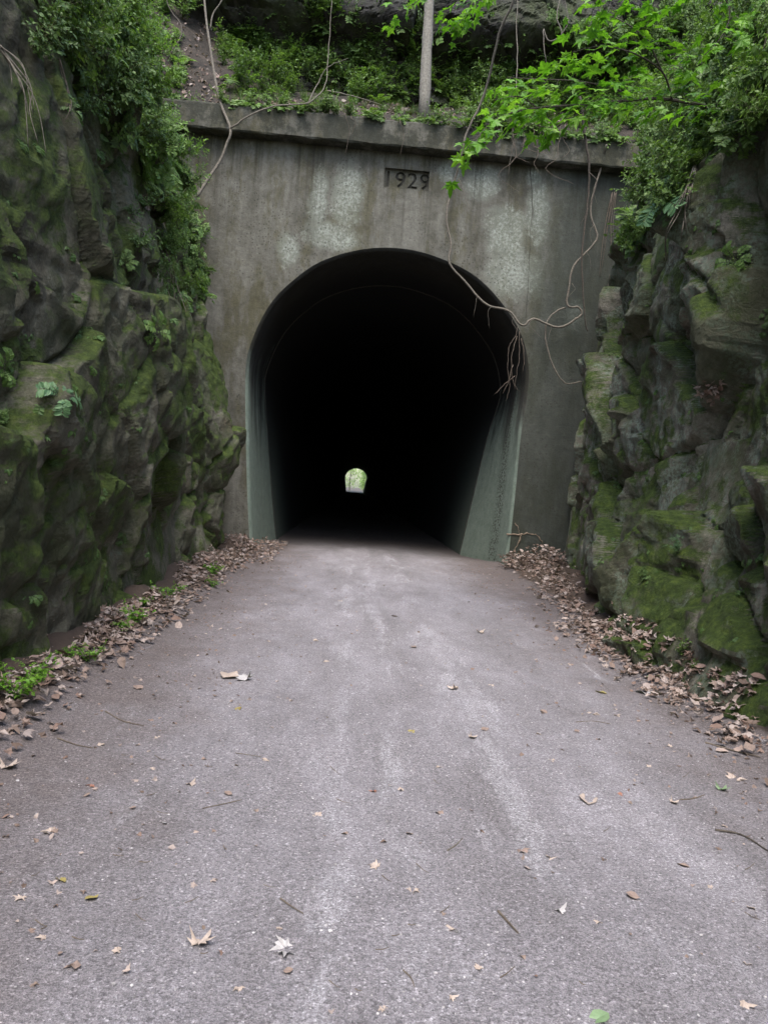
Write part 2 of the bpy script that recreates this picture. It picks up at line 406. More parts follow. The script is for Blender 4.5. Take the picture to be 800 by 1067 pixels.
def frame(d, n):
    y = Vector(d).normalized(); x = y.cross(Vector(n))
    if x.length < .01: x = y.cross(Vector((1, .1, 0)))
    x.normalize(); z = x.cross(y)
    return np.array([tuple(x), tuple(y), tuple(z)])
def put(B, tpl, p, d, n, s):
    V, T = tpl; B.add((V*s)@frame(d, n)+np.array(tuple(p)), T)
def rv(s=1.0): return Vector((random.gauss(0, s), random.gauss(0, s), random.gauss(0, s)))

# plant templates -> (stems, leaves)
def plant_fern(nf=8, L=.5, droop=.5, pairs=9, lw=.16, up=1.0):
    S, B = Batch(), Batch()
    for i in range(nf):
        a = 2*math.pi*i/nf+random.uniform(-.4, .4); l = L*random.uniform(.65, 1.1)
        h = Vector((math.cos(a), math.sin(a), 0)); pts = []
        e = up*random.uniform(.6, 1.3)
        for j in range(9):
            t = j/8; pts.append(h*(l*t)*.8+Vector((0, 0, l*(e*t-droop*1.3*t*t))))
        S.tube(pts, .006*L*2, .002*L*2, 4)
        side = h.cross(Vector((0, 0, 1)))
        for j in range(pairs):
            t = .2+.8*j/(pairs-1); k = t*8; i0 = min(int(k), 7); p = pts[i0].lerp(pts[i0+1], k-i0)
            tan = (pts[i0+1]-pts[i0]).normalized(); w = l*lw*2*math.sin(math.pi*min(1, .25+.75*(1-t)+.1))*1.05
            for sg in (-1, 1):
                put(B, OV[2] if j % 2 else OV[0], p, side*sg+tan*.45+rv(.12), side.cross(tan)*(1)+rv(.15) if (side.cross(tan)).z > 0 else side.cross(tan)*-1+rv(.15), max(w, l*.07))
        put(B, OV[0], pts[-1], tan, Vector((0, 0, 1)), l*.14)
    return S, B
def plant_bush(ns=9, H=.8, leaf=.09, tw=4, tpls=OV, spread=.55, nl=7):
    S, B = Batch(), Batch()
    for i in range(ns):
        a = random.uniform(0, 6.28); hh = H*random.uniform(.55, 1.1)
        h = Vector((math.cos(a), math.sin(a), 0))*random.uniform(.15, 1)*spread
        pts = [Vector((0, 0, 0))+h*(hh*t**1.4)+Vector((0, 0, hh*(t-.18*t*t)))+rv(.02*H)*t for t in [k/6 for k in range(7)]]
        S.tube(pts, .008*H+.002, .002, 4)
        for j in range(tw):
            t = random.uniform(.25, 1); k = t*6; i0 = min(int(k), 5); p = pts[i0].lerp(pts[i0+1], k-i0)
            d = (rv(1)+Vector((0, 0, .4))+h).normalized(); l = hh*random.uniform(.18, .4)
            q = [p+d*(l*s/4)+Vector((0, 0, -.15*l*(s/4)**2)) for s in range(5)]
            S.tube(q, .003, .0015, 3)
            for m in range(nl):
                t2 = (m+1)/nl; pp = p+d*(l*t2); sg = 1 if m % 2 else -1
                sd = d.cross(Vector((0, 0, 1)))
                put(B, random.choice(tpls), pp, sd*sg+d*.5+rv(.3), Vector((0, 0, 1))+rv(.35), leaf*random.uniform(.6, 1.2))
    return S, B
def plant_grass(n=60, L=.35):
    B = Batch()
    for i in range(n):
        a = random.uniform(0, 6.28); h = Vector((math.cos(a), math.sin(a), 0)); l = L*random.uniform(.5, 1.1); b = h*random.uniform(0, .08)
        w = h.cross(Vector((0, 0, 1)))*.004; k = random.uniform(.2, .9); V = []
        for j in range(5):
            t = j/4; c = b+h*(l*k*t*t)+Vector((0, 0, l*(t-.45*k*t*t)))
            V += [tuple(c-w*(1-t*.9)), tuple(c+w*(1-t*.9))]
        T = []
        for j in range(4): T += [(2*j, 2*j+1, 2*j+3), (2*j, 2*j+3, 2*j+2)]
        B.add(np.array(V), np.array(T))
    return Batch(), B

# ------------------------------------------------------------------ rock faces
def rockdisp(u, v, seed, amp=1.0, c1=1.7, asp=.85, step=.42, tilt=1.0, ang=14, fine=1.0):
    wu = u+.45*fbm(u*.55, v*.55, 0, 2, seed)+.018*fbm(u*4, v*4, 0, 3, seed+9); wv = v+.45*fbm(u*.55, v*.55, 5, 2, seed+3)+.018*fbm(u*4, v*4, 7, 3, seed+12)
    a = R(ang); ru = wu*math.cos(a)-wv*math.sin(a); rvv = wu*math.sin(a)+wv*math.cos(a)
    f1, f2, ia, ib, ic, dx, dy = voro(ru, rvv, c1, c1*asp, seed+20, .95)
    d = step*(ia-.5)+tilt*(.95*(ib-.5)*dx+.75*(ic-.40)*dy)-.16*np.exp(-((f2-f1)/.028)**2)
    g1, g2, ja, jb, jc, ex, ey = voro(ru*.9+3, rvv, c1*.50, c1*.50*asp, seed+40, .95)
    big = .35+.9*hsh(np.floor(ia*97), z_(ia), z_(ia), seed+44)
    d += big*(.13*(ja-.5)+.42*((jb-.5)*ex+(jc-.42)*ey)-.07*np.exp(-((g2-g1)/.035)**2))
    h1, h2, ka, kb, kc, gx, gy = voro(wu-rvv*.3, wv+ru*.2, c1*.19, c1*.17, seed+60, .95)
    m = .4+1.1*np.clip(.5+1.3*fbm(u*.8, v*.8, 3, 2, seed+61), 0, 1)
    d += fine*m*(.035*(ka-.5)+.14*((kb-.5)*gx+(kc-.5)*gy)-.014*np.exp(-((h2-h1)/.06)**2))
    # fine fracture: ridged noise
    rn = 1-2*np.abs(fbm(u*2.2, v*3.0, 1, 4, seed+95)); d += .028*fine*rn
    d += .40*fbm(u*.4, v*.4, 0, 2, seed+80)+.040*fine*fbm(u*7, v*7, 0, 4, seed+90)
    return d*amp
def z_(x): return np.zeros(np.shape(x))
def wall(name, side, x0f, prof, seed, mat, **kw):
    Ys = np.concatenate([np.arange(-5, 2, .12), np.arange(2, 14, .030), np.arange(14, 19, .036), np.arange(19, 30, .12)])
    Zs = np.concatenate([np.arange(-.4, 7.5, .032), np.arange(7.5, 11, .06), np.arange(11, 20, .16)])
    Yg, Zg = np.meshgrid(Ys, Zs, indexing='ij')
    pz = [p[0] for p in prof]; pd = [p[1] for p in prof]
    off = np.interp(Zg, pz, pd)
    dz = .3; slope = (np.interp(Zg+dz, pz, pd)-np.interp(Zg-dz, pz, pd))/(2*dz)
    X = side*(x0f(Yg)+off)
    ny = np.gradient(x0f(Ys), Ys)[:, None]*np.ones_like(Zg)
    N = np.stack([-side*np.ones_like(Zg), ny, slope], -1); N /= np.linalg.norm(N, axis=-1, keepdims=True)
    fade = np.clip(1-(Zg-7.5)/3.5, .35, 1)*np.clip(1-(Yg-16.2)/1.5, .3, 1)
    fade = np.minimum(fade, np.where(Yg > 17.3, .35, 1))
    d = rockdisp(Yg, Zg*1.0+off*.8, seed, **kw)*fade
    e = d.copy(); e[1:-1, 1:-1] = .34*d[1:-1, 1:-1]+.12*(d[:-2, 1:-1]+d[2:, 1:-1]+d[1:-1, :-2]+d[1:-1, 2:])+.045*(d[:-2, :-2]+d[2:, 2:]+d[2:, :-2]+d[:-2, 2:]); d = e
    d = np.where(Zg < 2.5, np.maximum(d, -.18-.12*np.clip(Zg, 0, 3)), d)
    P = np.stack([X, Yg, Zg], -1)+N*d[..., None]
    P[..., 1] += .10*fbm(Yg*1.5, Zg*1.5, 3, 3, seed+5); P[..., 2] += .12*fbm(Yg*1.2, Zg*1.2, 8, 3, seed+6)
    return grid_obj(name, P, mat, flip=(side > 0), smooth=False), P
def smooth01(t): t = np.clip(t, 0, 1); return t*t*(3-2*t)
xl = lambda Y: np.interp(Y, [-5, 3, 6, 10, 14.5, 15.6, 17.2, 18, 20, 30], [2.4, 2.32, 2.28, 2.26, 2.36, 2.55, 3.05, 3.6, 4.6, 5.2])
xr = lambda Y: np.interp(Y, [-5, 3, 6.7, 9, 13, 16.5, 17.4, 18.2, 20, 30], [3.5, 3.5, 3.55, 3.55, 4.05, 4.6, 4.85, 5.6, 6.6, 7.2])
lw, PL = wall('rock_face', -1, xl, [(-1, -.05), (0, 0), (2.2, .18), (4, .55), (6, .85), (8, 1.5), (10, 2.7), (13, 5.8), (20, 13)], 5, ROCK_L, c1=1.7, asp=1.45, step=.36, tilt=.85, ang=-20, fine=.85)
rw, PR = wall('rock_face', 1, xr, [(-1, -.1), (0, 0), (2.5, .18), (4.7, .38), (6.5, .62), (8.4, 1.15), (10, 2.4), (13, 5.6), (20, 13)], 31, ROCK_R, c1=1.55, asp=.95, step=.5, tilt=1.15, ang=18, fine=.9)
tag(lw, 'tall dark rock face covered in deep green moss on the left of the path', kind='structure')
tag(rw, 'blocky grey rock face with lichen and moss on the right of the path', kind='structure')

# ------------------------------------------------------------------ ground and path
def path_z(X, Y):
    z = .03*fbm(X*.8, Y*.8, 0, 3, 3)+.012*fbm(X*6, Y*6, 0, 3, 4)
    l = smooth01((-X-1.6)/.9)*.22; r = smooth01((X-2.7-.05*np.maximum(Y-8, 0))/1.1)*.26
    k = 1-smooth01((Y-17.4)/2.5)*.55
    return z + (l+r)*k*(1+.8*fbm(X*2, Y*2, 0, 3, 8)) - .02
Xs = np.arange(-3.6, 5.7, .045); Ys = np.concatenate([np.arange(-5, 1.5, .15), np.arange(1.5, 20, .045), np.arange(20, 40, .4), np.arange(40, 330, 5.)])
Xg, Yg = np.meshgrid(Xs, Ys, indexing='ij')
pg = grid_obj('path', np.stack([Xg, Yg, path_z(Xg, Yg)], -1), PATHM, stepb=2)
tag(pg, 'grey crushed stone path running into the tunnel', kind='structure')
g = grid_obj('ground', np.stack([*np.meshgrid(np.linspace(-1500, 1500, 40), np.linspace(-1500, 1500, 40), indexing='ij'), np.full((40, 40), -.45)], -1), SOIL, bvh=False)
tag(g, 'leafy brown soil', kind='structure')

# ------------------------------------------------------------------ tunnel
PY = 17.7
zc = (at(207, 135, 17.4).z+at(647, 173, 17.4).z)/2     # underside of coping
zt = zc+.56
OUT = [(266, 592), (264, 574), (261, 520), (259, 440), (259, 385), (264, 360), (276, 332), (290, 311), (308, 294), (330, 278), (355, 268), (380, 262.5), (405, 261), (432, 264), (458, 272), (484, 284), (506, 301), (528, 328), (541, 352), (547, 378), (547, 405), (540, 450), (533, 520), (526, 585), (524, 602)]
op = [at(a, b, PY) for a, b in OUT]; op[0].z = -.35; op[-1].z = -.35
op = [Vector((p.x, p.z)) for p in catmull(op, 4)] if False else [Vector((p[0], p[2])) for p in catmull(op, 4)]
def off(pts, d):
    o = []
    for i, p in enumerate(pts):
        t = (pts[min(i+1, len(pts)-1)]-pts[max(i-1, 0)]).normalized(); n = Vector((-t.y, t.x)); o.append(p+n*d)
    return o
tun = empty('tunnel', (0.6, PY, 0), 'concrete railway tunnel portal dated 1929 with dark horseshoe mouth at the end of the path', 'tunnel')
def T_(o): o.matrix_parent_inverse = Matrix.Translation((-.6, -PY, 0)); return o
def loft(name, rings, mat, smooth=True, parent=tun):
    n = len(rings[0]); V = np.array([[ (p.x, y, p.y) for p in pts] for pts, y in rings]) if False else np.array([[(p.x, y, p.y) for p in rg[0]] for rg in rings for y in (rg[1],)])
    o = mesh_np(name, V.reshape(-1, 3), grid_faces(*V.shape[:2]), mat, parent, smooth); return T_(o)
rings = lambda *a: [(off(op, d), y) for d, y in a]
# test orientation of off(): outline runs left->top->right so +d is outward
def foot(k):
    o = []
    for p in op:
        t = max(0.0, 1-p.y/4.3)**.85 if p.y < 4.3 else 0.0
        o.append(Vector((p.x-(.62 if p.x > .6 else -.22)*t*k, p.y)))
    return o
op2 = foot(1.0)
R0 = [(off(op, .07), PY), (off(op, .02), PY+.03), (op, PY+.08), (foot(.12), PY+.9), (foot(.45), PY+1.9), (foot(1), 20.7)]
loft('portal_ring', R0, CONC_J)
loft('joint_groove', [(off(op2, d), y) for d, y in ((0, 20.7), (.05, 20.72), (.05, 20.8), (0, 20.82))], GROOVE, False)
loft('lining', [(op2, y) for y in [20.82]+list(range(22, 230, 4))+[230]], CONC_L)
# head wall with opening and recess for the date
dc = [at(402, 175.5, PY), at(446.5, 179.5, PY), at(445.5, 198, PY), at(401, 194, PY)]
dx0 = dc[0].x-.02; dx1 = dc[1].x+.02; dz1 = (dc[0].z+dc[1].z)/2+.03; dz0 = (dc[2].z+dc[3].z)/2-.02
hole = [(p.x, p.y) for p in off(op, .07)]
outer = [(-9, -.5), (-9, zc+.3), (dx0, zc+.3), (dx1, zc+.3), (12, zc+.3), (12, -.5)]
poly = outer+hole[::-1]
bm = bmesh.new()
def fillpoly(loops, y):
    vv = [[Vector((a, b, 0)) for a, b in l] for l in loops]; flat = [q for l in vv for q in l]
    vs = [bm.verts.new((q.x, y, q.y)) for q in flat]
    for t in geometry.tessellate_polygon(vv):
        try: bm.faces.new([vs[i] for i in t])
        except ValueError: pass
fillpoly([poly, [(dx0, dz0), (dx0, dz1), (dx1, dz1), (dx1, dz0)]], PY)
rec = .09
q = [(dx0, dz0), (dx0, dz1), (dx1, dz1), (dx1, dz0)]
for i in range(4):
    a, b = q[i], q[(i+1) % 4]
    bm.faces.new([bm.verts.new((a[0], PY, a[1])), bm.verts.new((b[0], PY, b[1])), bm.verts.new((b[0], PY+rec, b[1])), bm.verts.new((a[0], PY+rec, a[1]))])
me = bpy.data.meshes.new('headwall'); bm.to_mesh(me); bm.free(); me.materials.append(CONC)
hw = bpy.data.objects.new('headwall', me); COL.objects.link(hw); hw.parent = tun; T_(hw)
tri_v = np.array([v.co[:] for v in me.vertices])
HWALL = (tri_v, [tuple(p.vertices) for p in me.polygons])
# date panel with engraved numerals
pm = Batch(); x0, x1, z0, z1 = dx0-.01, dx1+.01, dz0-.01, dz1+.01
bm = bmesh.new(); bmesh.ops.create_cube(bm, size=1, matrix=Matrix.Translation(((x0+x1)/2, PY+rec+.1, (z0+z1)/2)) @ Matrix.Diagonal((x1-x0, .2, z1-z0, 1)))
me = bpy.data.meshes.new('date_panel'); bm.to_mesh(me); bm.free(); me.materials.append(CONC); me.materials.append(GROOVE)
dp = bpy.data.objects.new('date_panel', me); COL.objects.link(dp); dp.parent = hw; T_(dp)
dp.matrix_parent_inverse = Matrix.Identity(4); dp.parent = hw
cv = bpy.data.curves.new('t', 'FONT'); cv.body = '1929'; cv.size = .50; cv.extrude = .06; cv.offset = .004; cv.align_x = 'CENTER'; cv.align_y = 'CENTER'; cv.space_character = 1.12
to = bpy.data.objects.new('t', cv); COL.objects.link(to)
dg = bpy.context.evaluated_depsgraph_get(); cut = bpy.data.meshes.new_from_object(to.evaluated_get(dg))
bpy.data.objects.remove(to)
cut.transform(Matrix.Translation(((x0+x1)/2, PY+rec, (z0+z1)/2-.01)) @ Matrix.Rotation(R(90), 4, 'X'))
cut.materials.clear(); cut.materials.append(GROOVE)  # numeral recesses coloured dark: their shadow painted in along with some dirt
co = bpy.data.objects.new('t', cut); COL.objects.link(co)
md = dp.modifiers.new('b', 'BOOLEAN'); md.operation = 'DIFFERENCE'; md.object = co; md.solver = 'EXACT'; md.material_mode = 'TRANSFER'
bpy.context.view_layer.update()
dg = bpy.context.evaluated_depsgraph_get(); nm = bpy.data.meshes.new_from_object(dp.evaluated_get(dg)); dp.modifiers.clear(); dp.data = nm
bpy.data.objects.remove(co)
# coping
def coping():
    bm = bmesh.new(); secs = []
    prof = [(PY+.9, zt+.02), (PY-.34, zt), (PY-.36, zt-.04), (PY-.34, zc+.03), (PY-.31, zc), (PY, zc-.005), (PY+.9, zc-.005)]
    xs = [-8+.25*i for i in range(77)]; rr = random.Random(4)
    for x in xs:
        secs.append([bm.verts.new((x, y+rr.uniform(-.008, .008), z+rr.uniform(-.012, .012))) for y, z in prof])
    for a, b in zip(secs, secs[1:]):
        for i in range(len(prof)-1): bm.faces.new([a[i], a[i+1], b[i+1], b[i]])
    bm.faces.new(secs[0]); bm.faces.new(secs[-1][::-1])
    me = bpy.data.meshes.new('coping'); bm.to_mesh(me); bm.free(); me.materials.append(CONC_C)
    o = bpy.data.objects.new('coping', me); COL.objects.link(o); o.parent = tun; T_(o)
coping()
# far head wall
bm = bmesh.new(); fillpoly([[(-12, -.5), (-12, 11), (14, 11), (14, -.5)]+[(p.x, p.y) for p in op2][::-1]], 230.0)
me = bpy.data.meshes.new('far_headwall'); bm.to_mesh(me); bm.free(); me.materials.append(CONC_C)
o = bpy.data.objects.new('far_headwall', me); COL.objects.link(o); o.parent = tun; T_(o)
# cracks: wandering ridges of scale standing on the wall
def crack(px, w, dens=1):
    B = Batch(); pts = catmull([at(a, b, PY-.004) for a, b in px], 5)
    pts = [p+Vector((random.uniform(-.02, .02), 0, random.uniform(-.02, .02))) for p in pts]
    B.tube(pts, w, w*.4, 5, .5); return B
for px, w in ((((528, 556), (541, 557), (553, 556), (561, 559), (566, 567)), .018), (((543, 557), (538, 569), (533, 578), (530, 590)), .018), (((536, 545), (540, 551), (542, 557)), .012), (((556, 572), (560, 580), (565, 588)), .012)):
    T_(crack(px, w).build('crack', CRACKM, tun, True))
T_(crack(((553, 168), (554, 220), (551, 270), (548, 330)), .008).build('crack', GROOVE, tun, True))

# ------------------------------------------------------------------ hill over the tunnel
def hill_z(X, Y):
    t = Y-18.1
    z = zt-.02+np.interp(t, [0, .8, 4.2, 7, 16, 60, 160, 205, 213], [0, .30, 2.9, 4.6, 10.5, 26, 24, 14, 11])
    z = z+.55*fbm(X*.35, Y*.35, 0, 4, 70)*np.clip(t, 0, 1.5)+.10*fbm(X*2, Y*2, 0, 3, 71)*np.clip(t, 0, 1)
    side = np.clip(np.where(X < -3, (-X-3)*.75, np.where(X > 6, (X-6)*.75, 0)), 0, 6)*np.clip(1-t/30, 0, 1)*np.clip(t/2.5, 0, 1)
    return z+side
Xs = np.concatenate([np.linspace(-90, -9, 28), np.arange(-8.8, 12, .08), np.linspace(12.2, 90, 28)]); Ys = np.concatenate([np.arange(18.1, 27, .08), np.arange(27, 231, 3.)])
Xg, Yg = np.meshgrid(Xs, Ys, indexing='ij')
def hill_mat():
    m, nt, b = newmat('forest_floor'); c = coords(nt)
    col = ramp(nt, noise(nt, c, 1.3, 7, .7), (.3, (.014, .011, .009)), (.5, (.032, .026, .02)), (.68, (.06, .046, .036)))
    col = mix(nt, .8, col, ramp(nt, noise(nt, c, 26, 6, .8), (.3, (.4,)), (.7, (1.9,))), 'MULTIPLY')
    nt.links.new(col, b.inputs['Base Color']); b.inputs['Roughness'].default_value = .9
    bump(nt, b, noise(nt, c, 22, 7, .8), .8, .04, bump(nt, b, noise(nt, c, 4, 6, .7), .7, .12))
    return m
HILLM = hill_mat()
hl = grid_obj('hillside', np.stack([Xg, Yg, hill_z(Xg, Yg)], -1), HILLM)
tag(hl, 'steep brown soil bank rising above the tunnel portal', kind='structure')
# dark ledge of rock standing above the bank
us = np.arange(-16, 18, .05); vs = np.arange(-1.5, 9, .05); U, Vv = np.meshgrid(us, vs, indexing='ij')
cy = 22.8+.06*(U-2)+.9*fbm(U*.22, 0*U, 0, 3, 91)+Vv*.22+1.3*smooth01((Vv-3.5)/2)-1.15*smooth01((Vv-.9)/.9)
base = 13.1+.0*U
P = np.stack([U, cy-rockdisp(U, Vv*1.25, 77, 1.0, 2.0), base+Vv+.1*fbm(U, Vv, 0, 3, 2)], -1)
tag(grid_obj('rock_ledge', P, ROCK_T, smooth=False), 'dark overhanging rock ledge above the bank over the tunnel', kind='structure')

# ------------------------------------------------------------------ ray casts on what is built
allV = np.concatenate([v for v, _ in BV]); offs = np.cumsum([0]+[len(v) for v, _ in BV[:-1]])
allF = np.concatenate([f+o for (v, f), o in zip(BV, offs)])
nb = len(allV)
bvh = BVHTree.FromPolygons([tuple(v) for v in allV.tolist()]+[tuple(v) for v in HWALL[0].tolist()], [tuple(f) for f in allF.tolist()]+[tuple(i+nb for i in f) for f in HWALL[1]])
def hit(px, py, maxd=60):
    d = ray(px, py).normalized(); r = bvh.ray_cast(CAMP, d, maxd)
    if r[0] is None: return None, None
    n = r[1]
    if n.dot(d) > 0: n = -n
    return r[0], n
def gz(x, y):
    r = bvh.ray_cast(Vector((x, y, 2.2)), Vector((0, 0, -1)), 5); return (r[0], r[1]) if r[0] else (Vector((x, y, 0)), Vector((0, 0, 1)))
def orient(n, k=.6, s=1.0, spin=None):
    z = (Vector((0, 0, 1))*(1-k)+n*k+rv(.08)).normalized(); a = random.uniform(0, 6.28) if spin is None else spin
    q = Vector((0, 0, 1)).rotation_difference(z)
    return q.to_matrix().to_4x4() @ Matrix.Rotation(a, 4, 'Z') @ Matrix.Scale(s, 4)

# ------------------------------------------------------------------ plant prototypes
FERN = [plant_fern(8, .5, .55, 9), plant_fern(6, .45, .7, 8, .2), plant_fern(10, .55, .5, 10, .14)]
BUSH = [plant_bush(10, .8, .085, 5), plant_bush(9, .7, .075, 6, spread=.8), plant_bush(12, .9, .075, 6, spread=.5)]
MAPLING = [plant_bush(7, .7, .13, 3, MP, .6, 5)]
GRS = [plant_grass(50, .35), plant_grass(70, .28)]
def inpoly(x, y, P):
    c = False; j = len(P)-1
    for i in range(len(P)):
        if (P[i][1] > y) != (P[j][1] > y) and x < (P[j][0]-P[i][0])*(y-P[i][1])/(P[j][1]-P[i][1])+P[i][0]: c = not c
        j = i
    return c
def scatter_px(P, n):
    out = []; xs = [p[0] for p in P]; ys = [p[1] for p in P]; tries = 0
    while len(out) < n and tries < n*30:
        tries += 1; x = random.uniform(min(xs), max(xs)); y = random.uniform(min(ys), max(ys))
        if inpoly(x, y, P):
            h, nn = hit(x, y)
            if h is not None and not (abs(h.y-17.7) < .002): out.append((h, nn))
    return out
def mass(name, label, sets, mats=None):
    for (spots, protos, mat, smin, smax, k, nm) in sets:
        S, B = Batch(), Batch()
        for h, n in spots:
            pr = random.choice(protos); s = random.uniform(smin, smax)
            M = Matrix.Translation(h-n*.03) @ orient(n, k, s)
            S.merge(pr[0], M); B.merge(pr[1], M)
        root = None
        o = B.build(name, mat); tag(o, nm, kind='stuff')
        if S.n: tag(S.build('undergrowth_stems', STEM), 'thin green stems under '+nm, kind='stuff')

TOPP = [(228, 30), (340, 10), (430, 35), (520, 50), (700, 40), (690, 132), (560, 128), (440, 112), (330, 102), (235, 100)]
LEFTP = [(60, -40), (175, -40), (185, 60), (218, 170), (232, 320), (215, 350), (185, 340), (165, 250), (140, 170), (95, 110), (40, 30)]
RIGHTP = [(560, 20), (640, 20), (820, -40), (820, 120), (740, 170), (690, 240), (645, 270), (625, 255), (640, 180), (660, 150), (650, 90)]
def slope_spots(P, n, zmin, ylo=0, yhi=21):
    out = []; A = P.reshape(-1, 3); idx = rng.permutation(len(A)); 
    Nx = np.gradient(P, axis=0); Nz = np.gradient(P, axis=1); NN = np.cross(Nx, Nz); NN /= np.linalg.norm(NN, axis=-1, keepdims=True)+1e-9; NN = NN.reshape(-1, 3)
    for i in idx:
        p = A[i]
        if p[2] > zmin and p[2] < 17 and ylo < p[1] < yhi:
            nn = Vector(NN[i]); nn = nn if nn.z > 0 else -nn
            out.append((Vector(p), nn))
            if len(out) >= n: break
    return out
mass('undergrowth', '', [
    (scatter_px(TOPP, 330), FERN+BUSH, LEAF_MID, .4, 1.0, .3, 'green leafy undergrowth covering the bank over the portal'),
    (scatter_px(TOPP, 170), BUSH, LEAF_DEEP, .6, 1.2, .2, 'dark leafy undergrowth covering the bank over the portal')])
mass('undergrowth', '', [
    (scatter_px(LEFTP, 80), FERN+BUSH, LEAF_MID, .3, .8, .65, 'green ferny growth on the top of the left rock face'), (scatter_px([(40, -30), (185, -30), (200, 90), (235, 250), (225, 345), (160, 330), (120, 190), (30, 60)], 70), FERN+BUSH[:2], LEAF_DEEP, .25, .6, .6, 'scattered small leafy plants over the upper left rock'), (scatter_px([(90, -30), (180, 0), (200, 120), (228, 300), (205, 320), (150, 170)], 110), FERN+BUSH[2:]+MAPLING, LEAF_LIME, .3, .75, .6, 'pale fresh fronds on the upper left rock'),
    (slope_spots(PL, 70, 7.8), BUSH, LEAF_DEEP, .6, 1.2, .3, 'leafy growth along the upper left slope')])
mass('undergrowth', '', [
    (scatter_px(RIGHTP, 330), FERN+BUSH, LEAF_MID, .4, .85, .65, 'green leafy growth on the top of the right rock face'),
    (scatter_px([(600, 30), (800, 0), (800, 110), (700, 180), (660, 250), (640, 170)], 80), FERN+BUSH[2:], LEAF_LIME, .3, .7, .6, 'pale fresh fronds on the upper right rock'), (slope_spots(PR, 70, 7.8), BUSH, LEAF_DEEP, .6, 1.2, .3, 'leafy growth along the upper right slope')])
def coping_spots(rngs):
    out = []
    for x0, x1, n in rngs:
        for i in range(n):
            x = random.uniform(x0, x1); y = random.uniform(17.37, 17.62) if random.random() < .7 else random.uniform(17.6, 18.8); out.append((Vector((x, y, zt+.03 if y < 18.1 else float(hill_z(np.array(x), np.array(y))))), Vector((0, -.5, .8)).normalized()))
    return out
mass('undergrowth', '', [(coping_spots([(-3.6, -2.6, 14), (-2.6, -1.2, 26), (-1.2, .6, 18), (.6, 2.2, 24), (2.2, 5.6, 60)]), FERN+BUSH, LEAF_MID, .25, .75, .8, 'low leafy plants spilling over the top of the coping'),
    (coping_spots([(-3.3, -2.2, 9), (3.2, 5.4, 16)]), FERN, LEAF_LIME, .3, .6, .9, 'pale fronds drooping over the top of the coping'),
    (scatter_px(TOPP, 90), FERN+BUSH[:1], LEAF_LIME, .4, .9, .3, 'pale green fronds among the undergrowth on the bank')])
mass('grass', '', [(scatter_px([(230, 90), (650, 105), (650, 140), (440, 120), (230, 106)], 170)+scatter_px([(130, 150), (225, 180), (232, 340), (190, 330)], 50), GRS, GRASS, .6, 1.2, .4, 'long grass tufts on the ledges near the portal')])
# pale herbs drooping beside portal on each side
mass('undergrowth', '', [(scatter_px([(195, 130), (225, 130), (232, 200), (200, 200)], 6)+scatter_px([(640, 205), (700, 205), (690, 260), (650, 255)], 3), FERN, LEAF_BLUE, .5, .9, .8, 'pale green feathery herbs beside the head wall')])

mass('moss_fringe', '', [(scatter_px([(0, 120), (200, 200), (240, 560), (0, 690)], 170)+scatter_px([(800, 150), (680, 230), (590, 420), (580, 560), (690, 660), (800, 700)], 200), GRS+[FERN[1]], LEAF_DEEP, .10, .28, .7, 'small green tufts growing in the moss of the rock faces')])
def boulder(px, Y, rad, label, seed, sc=(1, 1, 1)):
    bm = bmesh.new(); bmesh.ops.create_icosphere(bm, subdivisions=6, radius=1); V = np.array([v.co[:] for v in bm.verts]); T = np.array([[v.index for v in f.verts] for f in bm.faces]); bm.free()
    rr = random.Random(seed); d = np.ones(len(V))*1.0
    for i in range(16):
        n = np.array(Vector((rr.gauss(0, 1), rr.gauss(0, 1), rr.gauss(0, 1))).normalized()); k = rr.uniform(.62, .9); dt = V@n
        d = np.minimum(d, np.where(dt > .05, k/np.maximum(dt, .05), 9))
    V = V*d[:, None]; V = V*(1+.10*fbm(V[:, 0]*2+seed, V[:, 1]*2, V[:, 2]*2, 5, seed)[:, None]+.02*fbm(V[:, 0]*12, V[:, 1]*12, V[:, 2]*12, 3, seed)[:, None])*np.array(sc)*rad
    o = mesh_np('boulder', V, T, ROCK_M, None, True); o.location = at(px[0], px[1], Y); tag(o, label, 'boulder')
ROCK_M = rock_mat('mossy_boulder', .40, .54, .70, soilz=99)
boulder((822, 650), 6.6, .62, 'bright green mossy boulder at the right edge beside the leaf bank', 5, (.75, 1, 1.15))
boulder((722, 615), 9.1, .55, 'squarish brown boulder at the foot of the right rocks with moss on top', 9, (.8, 1.1, .9))
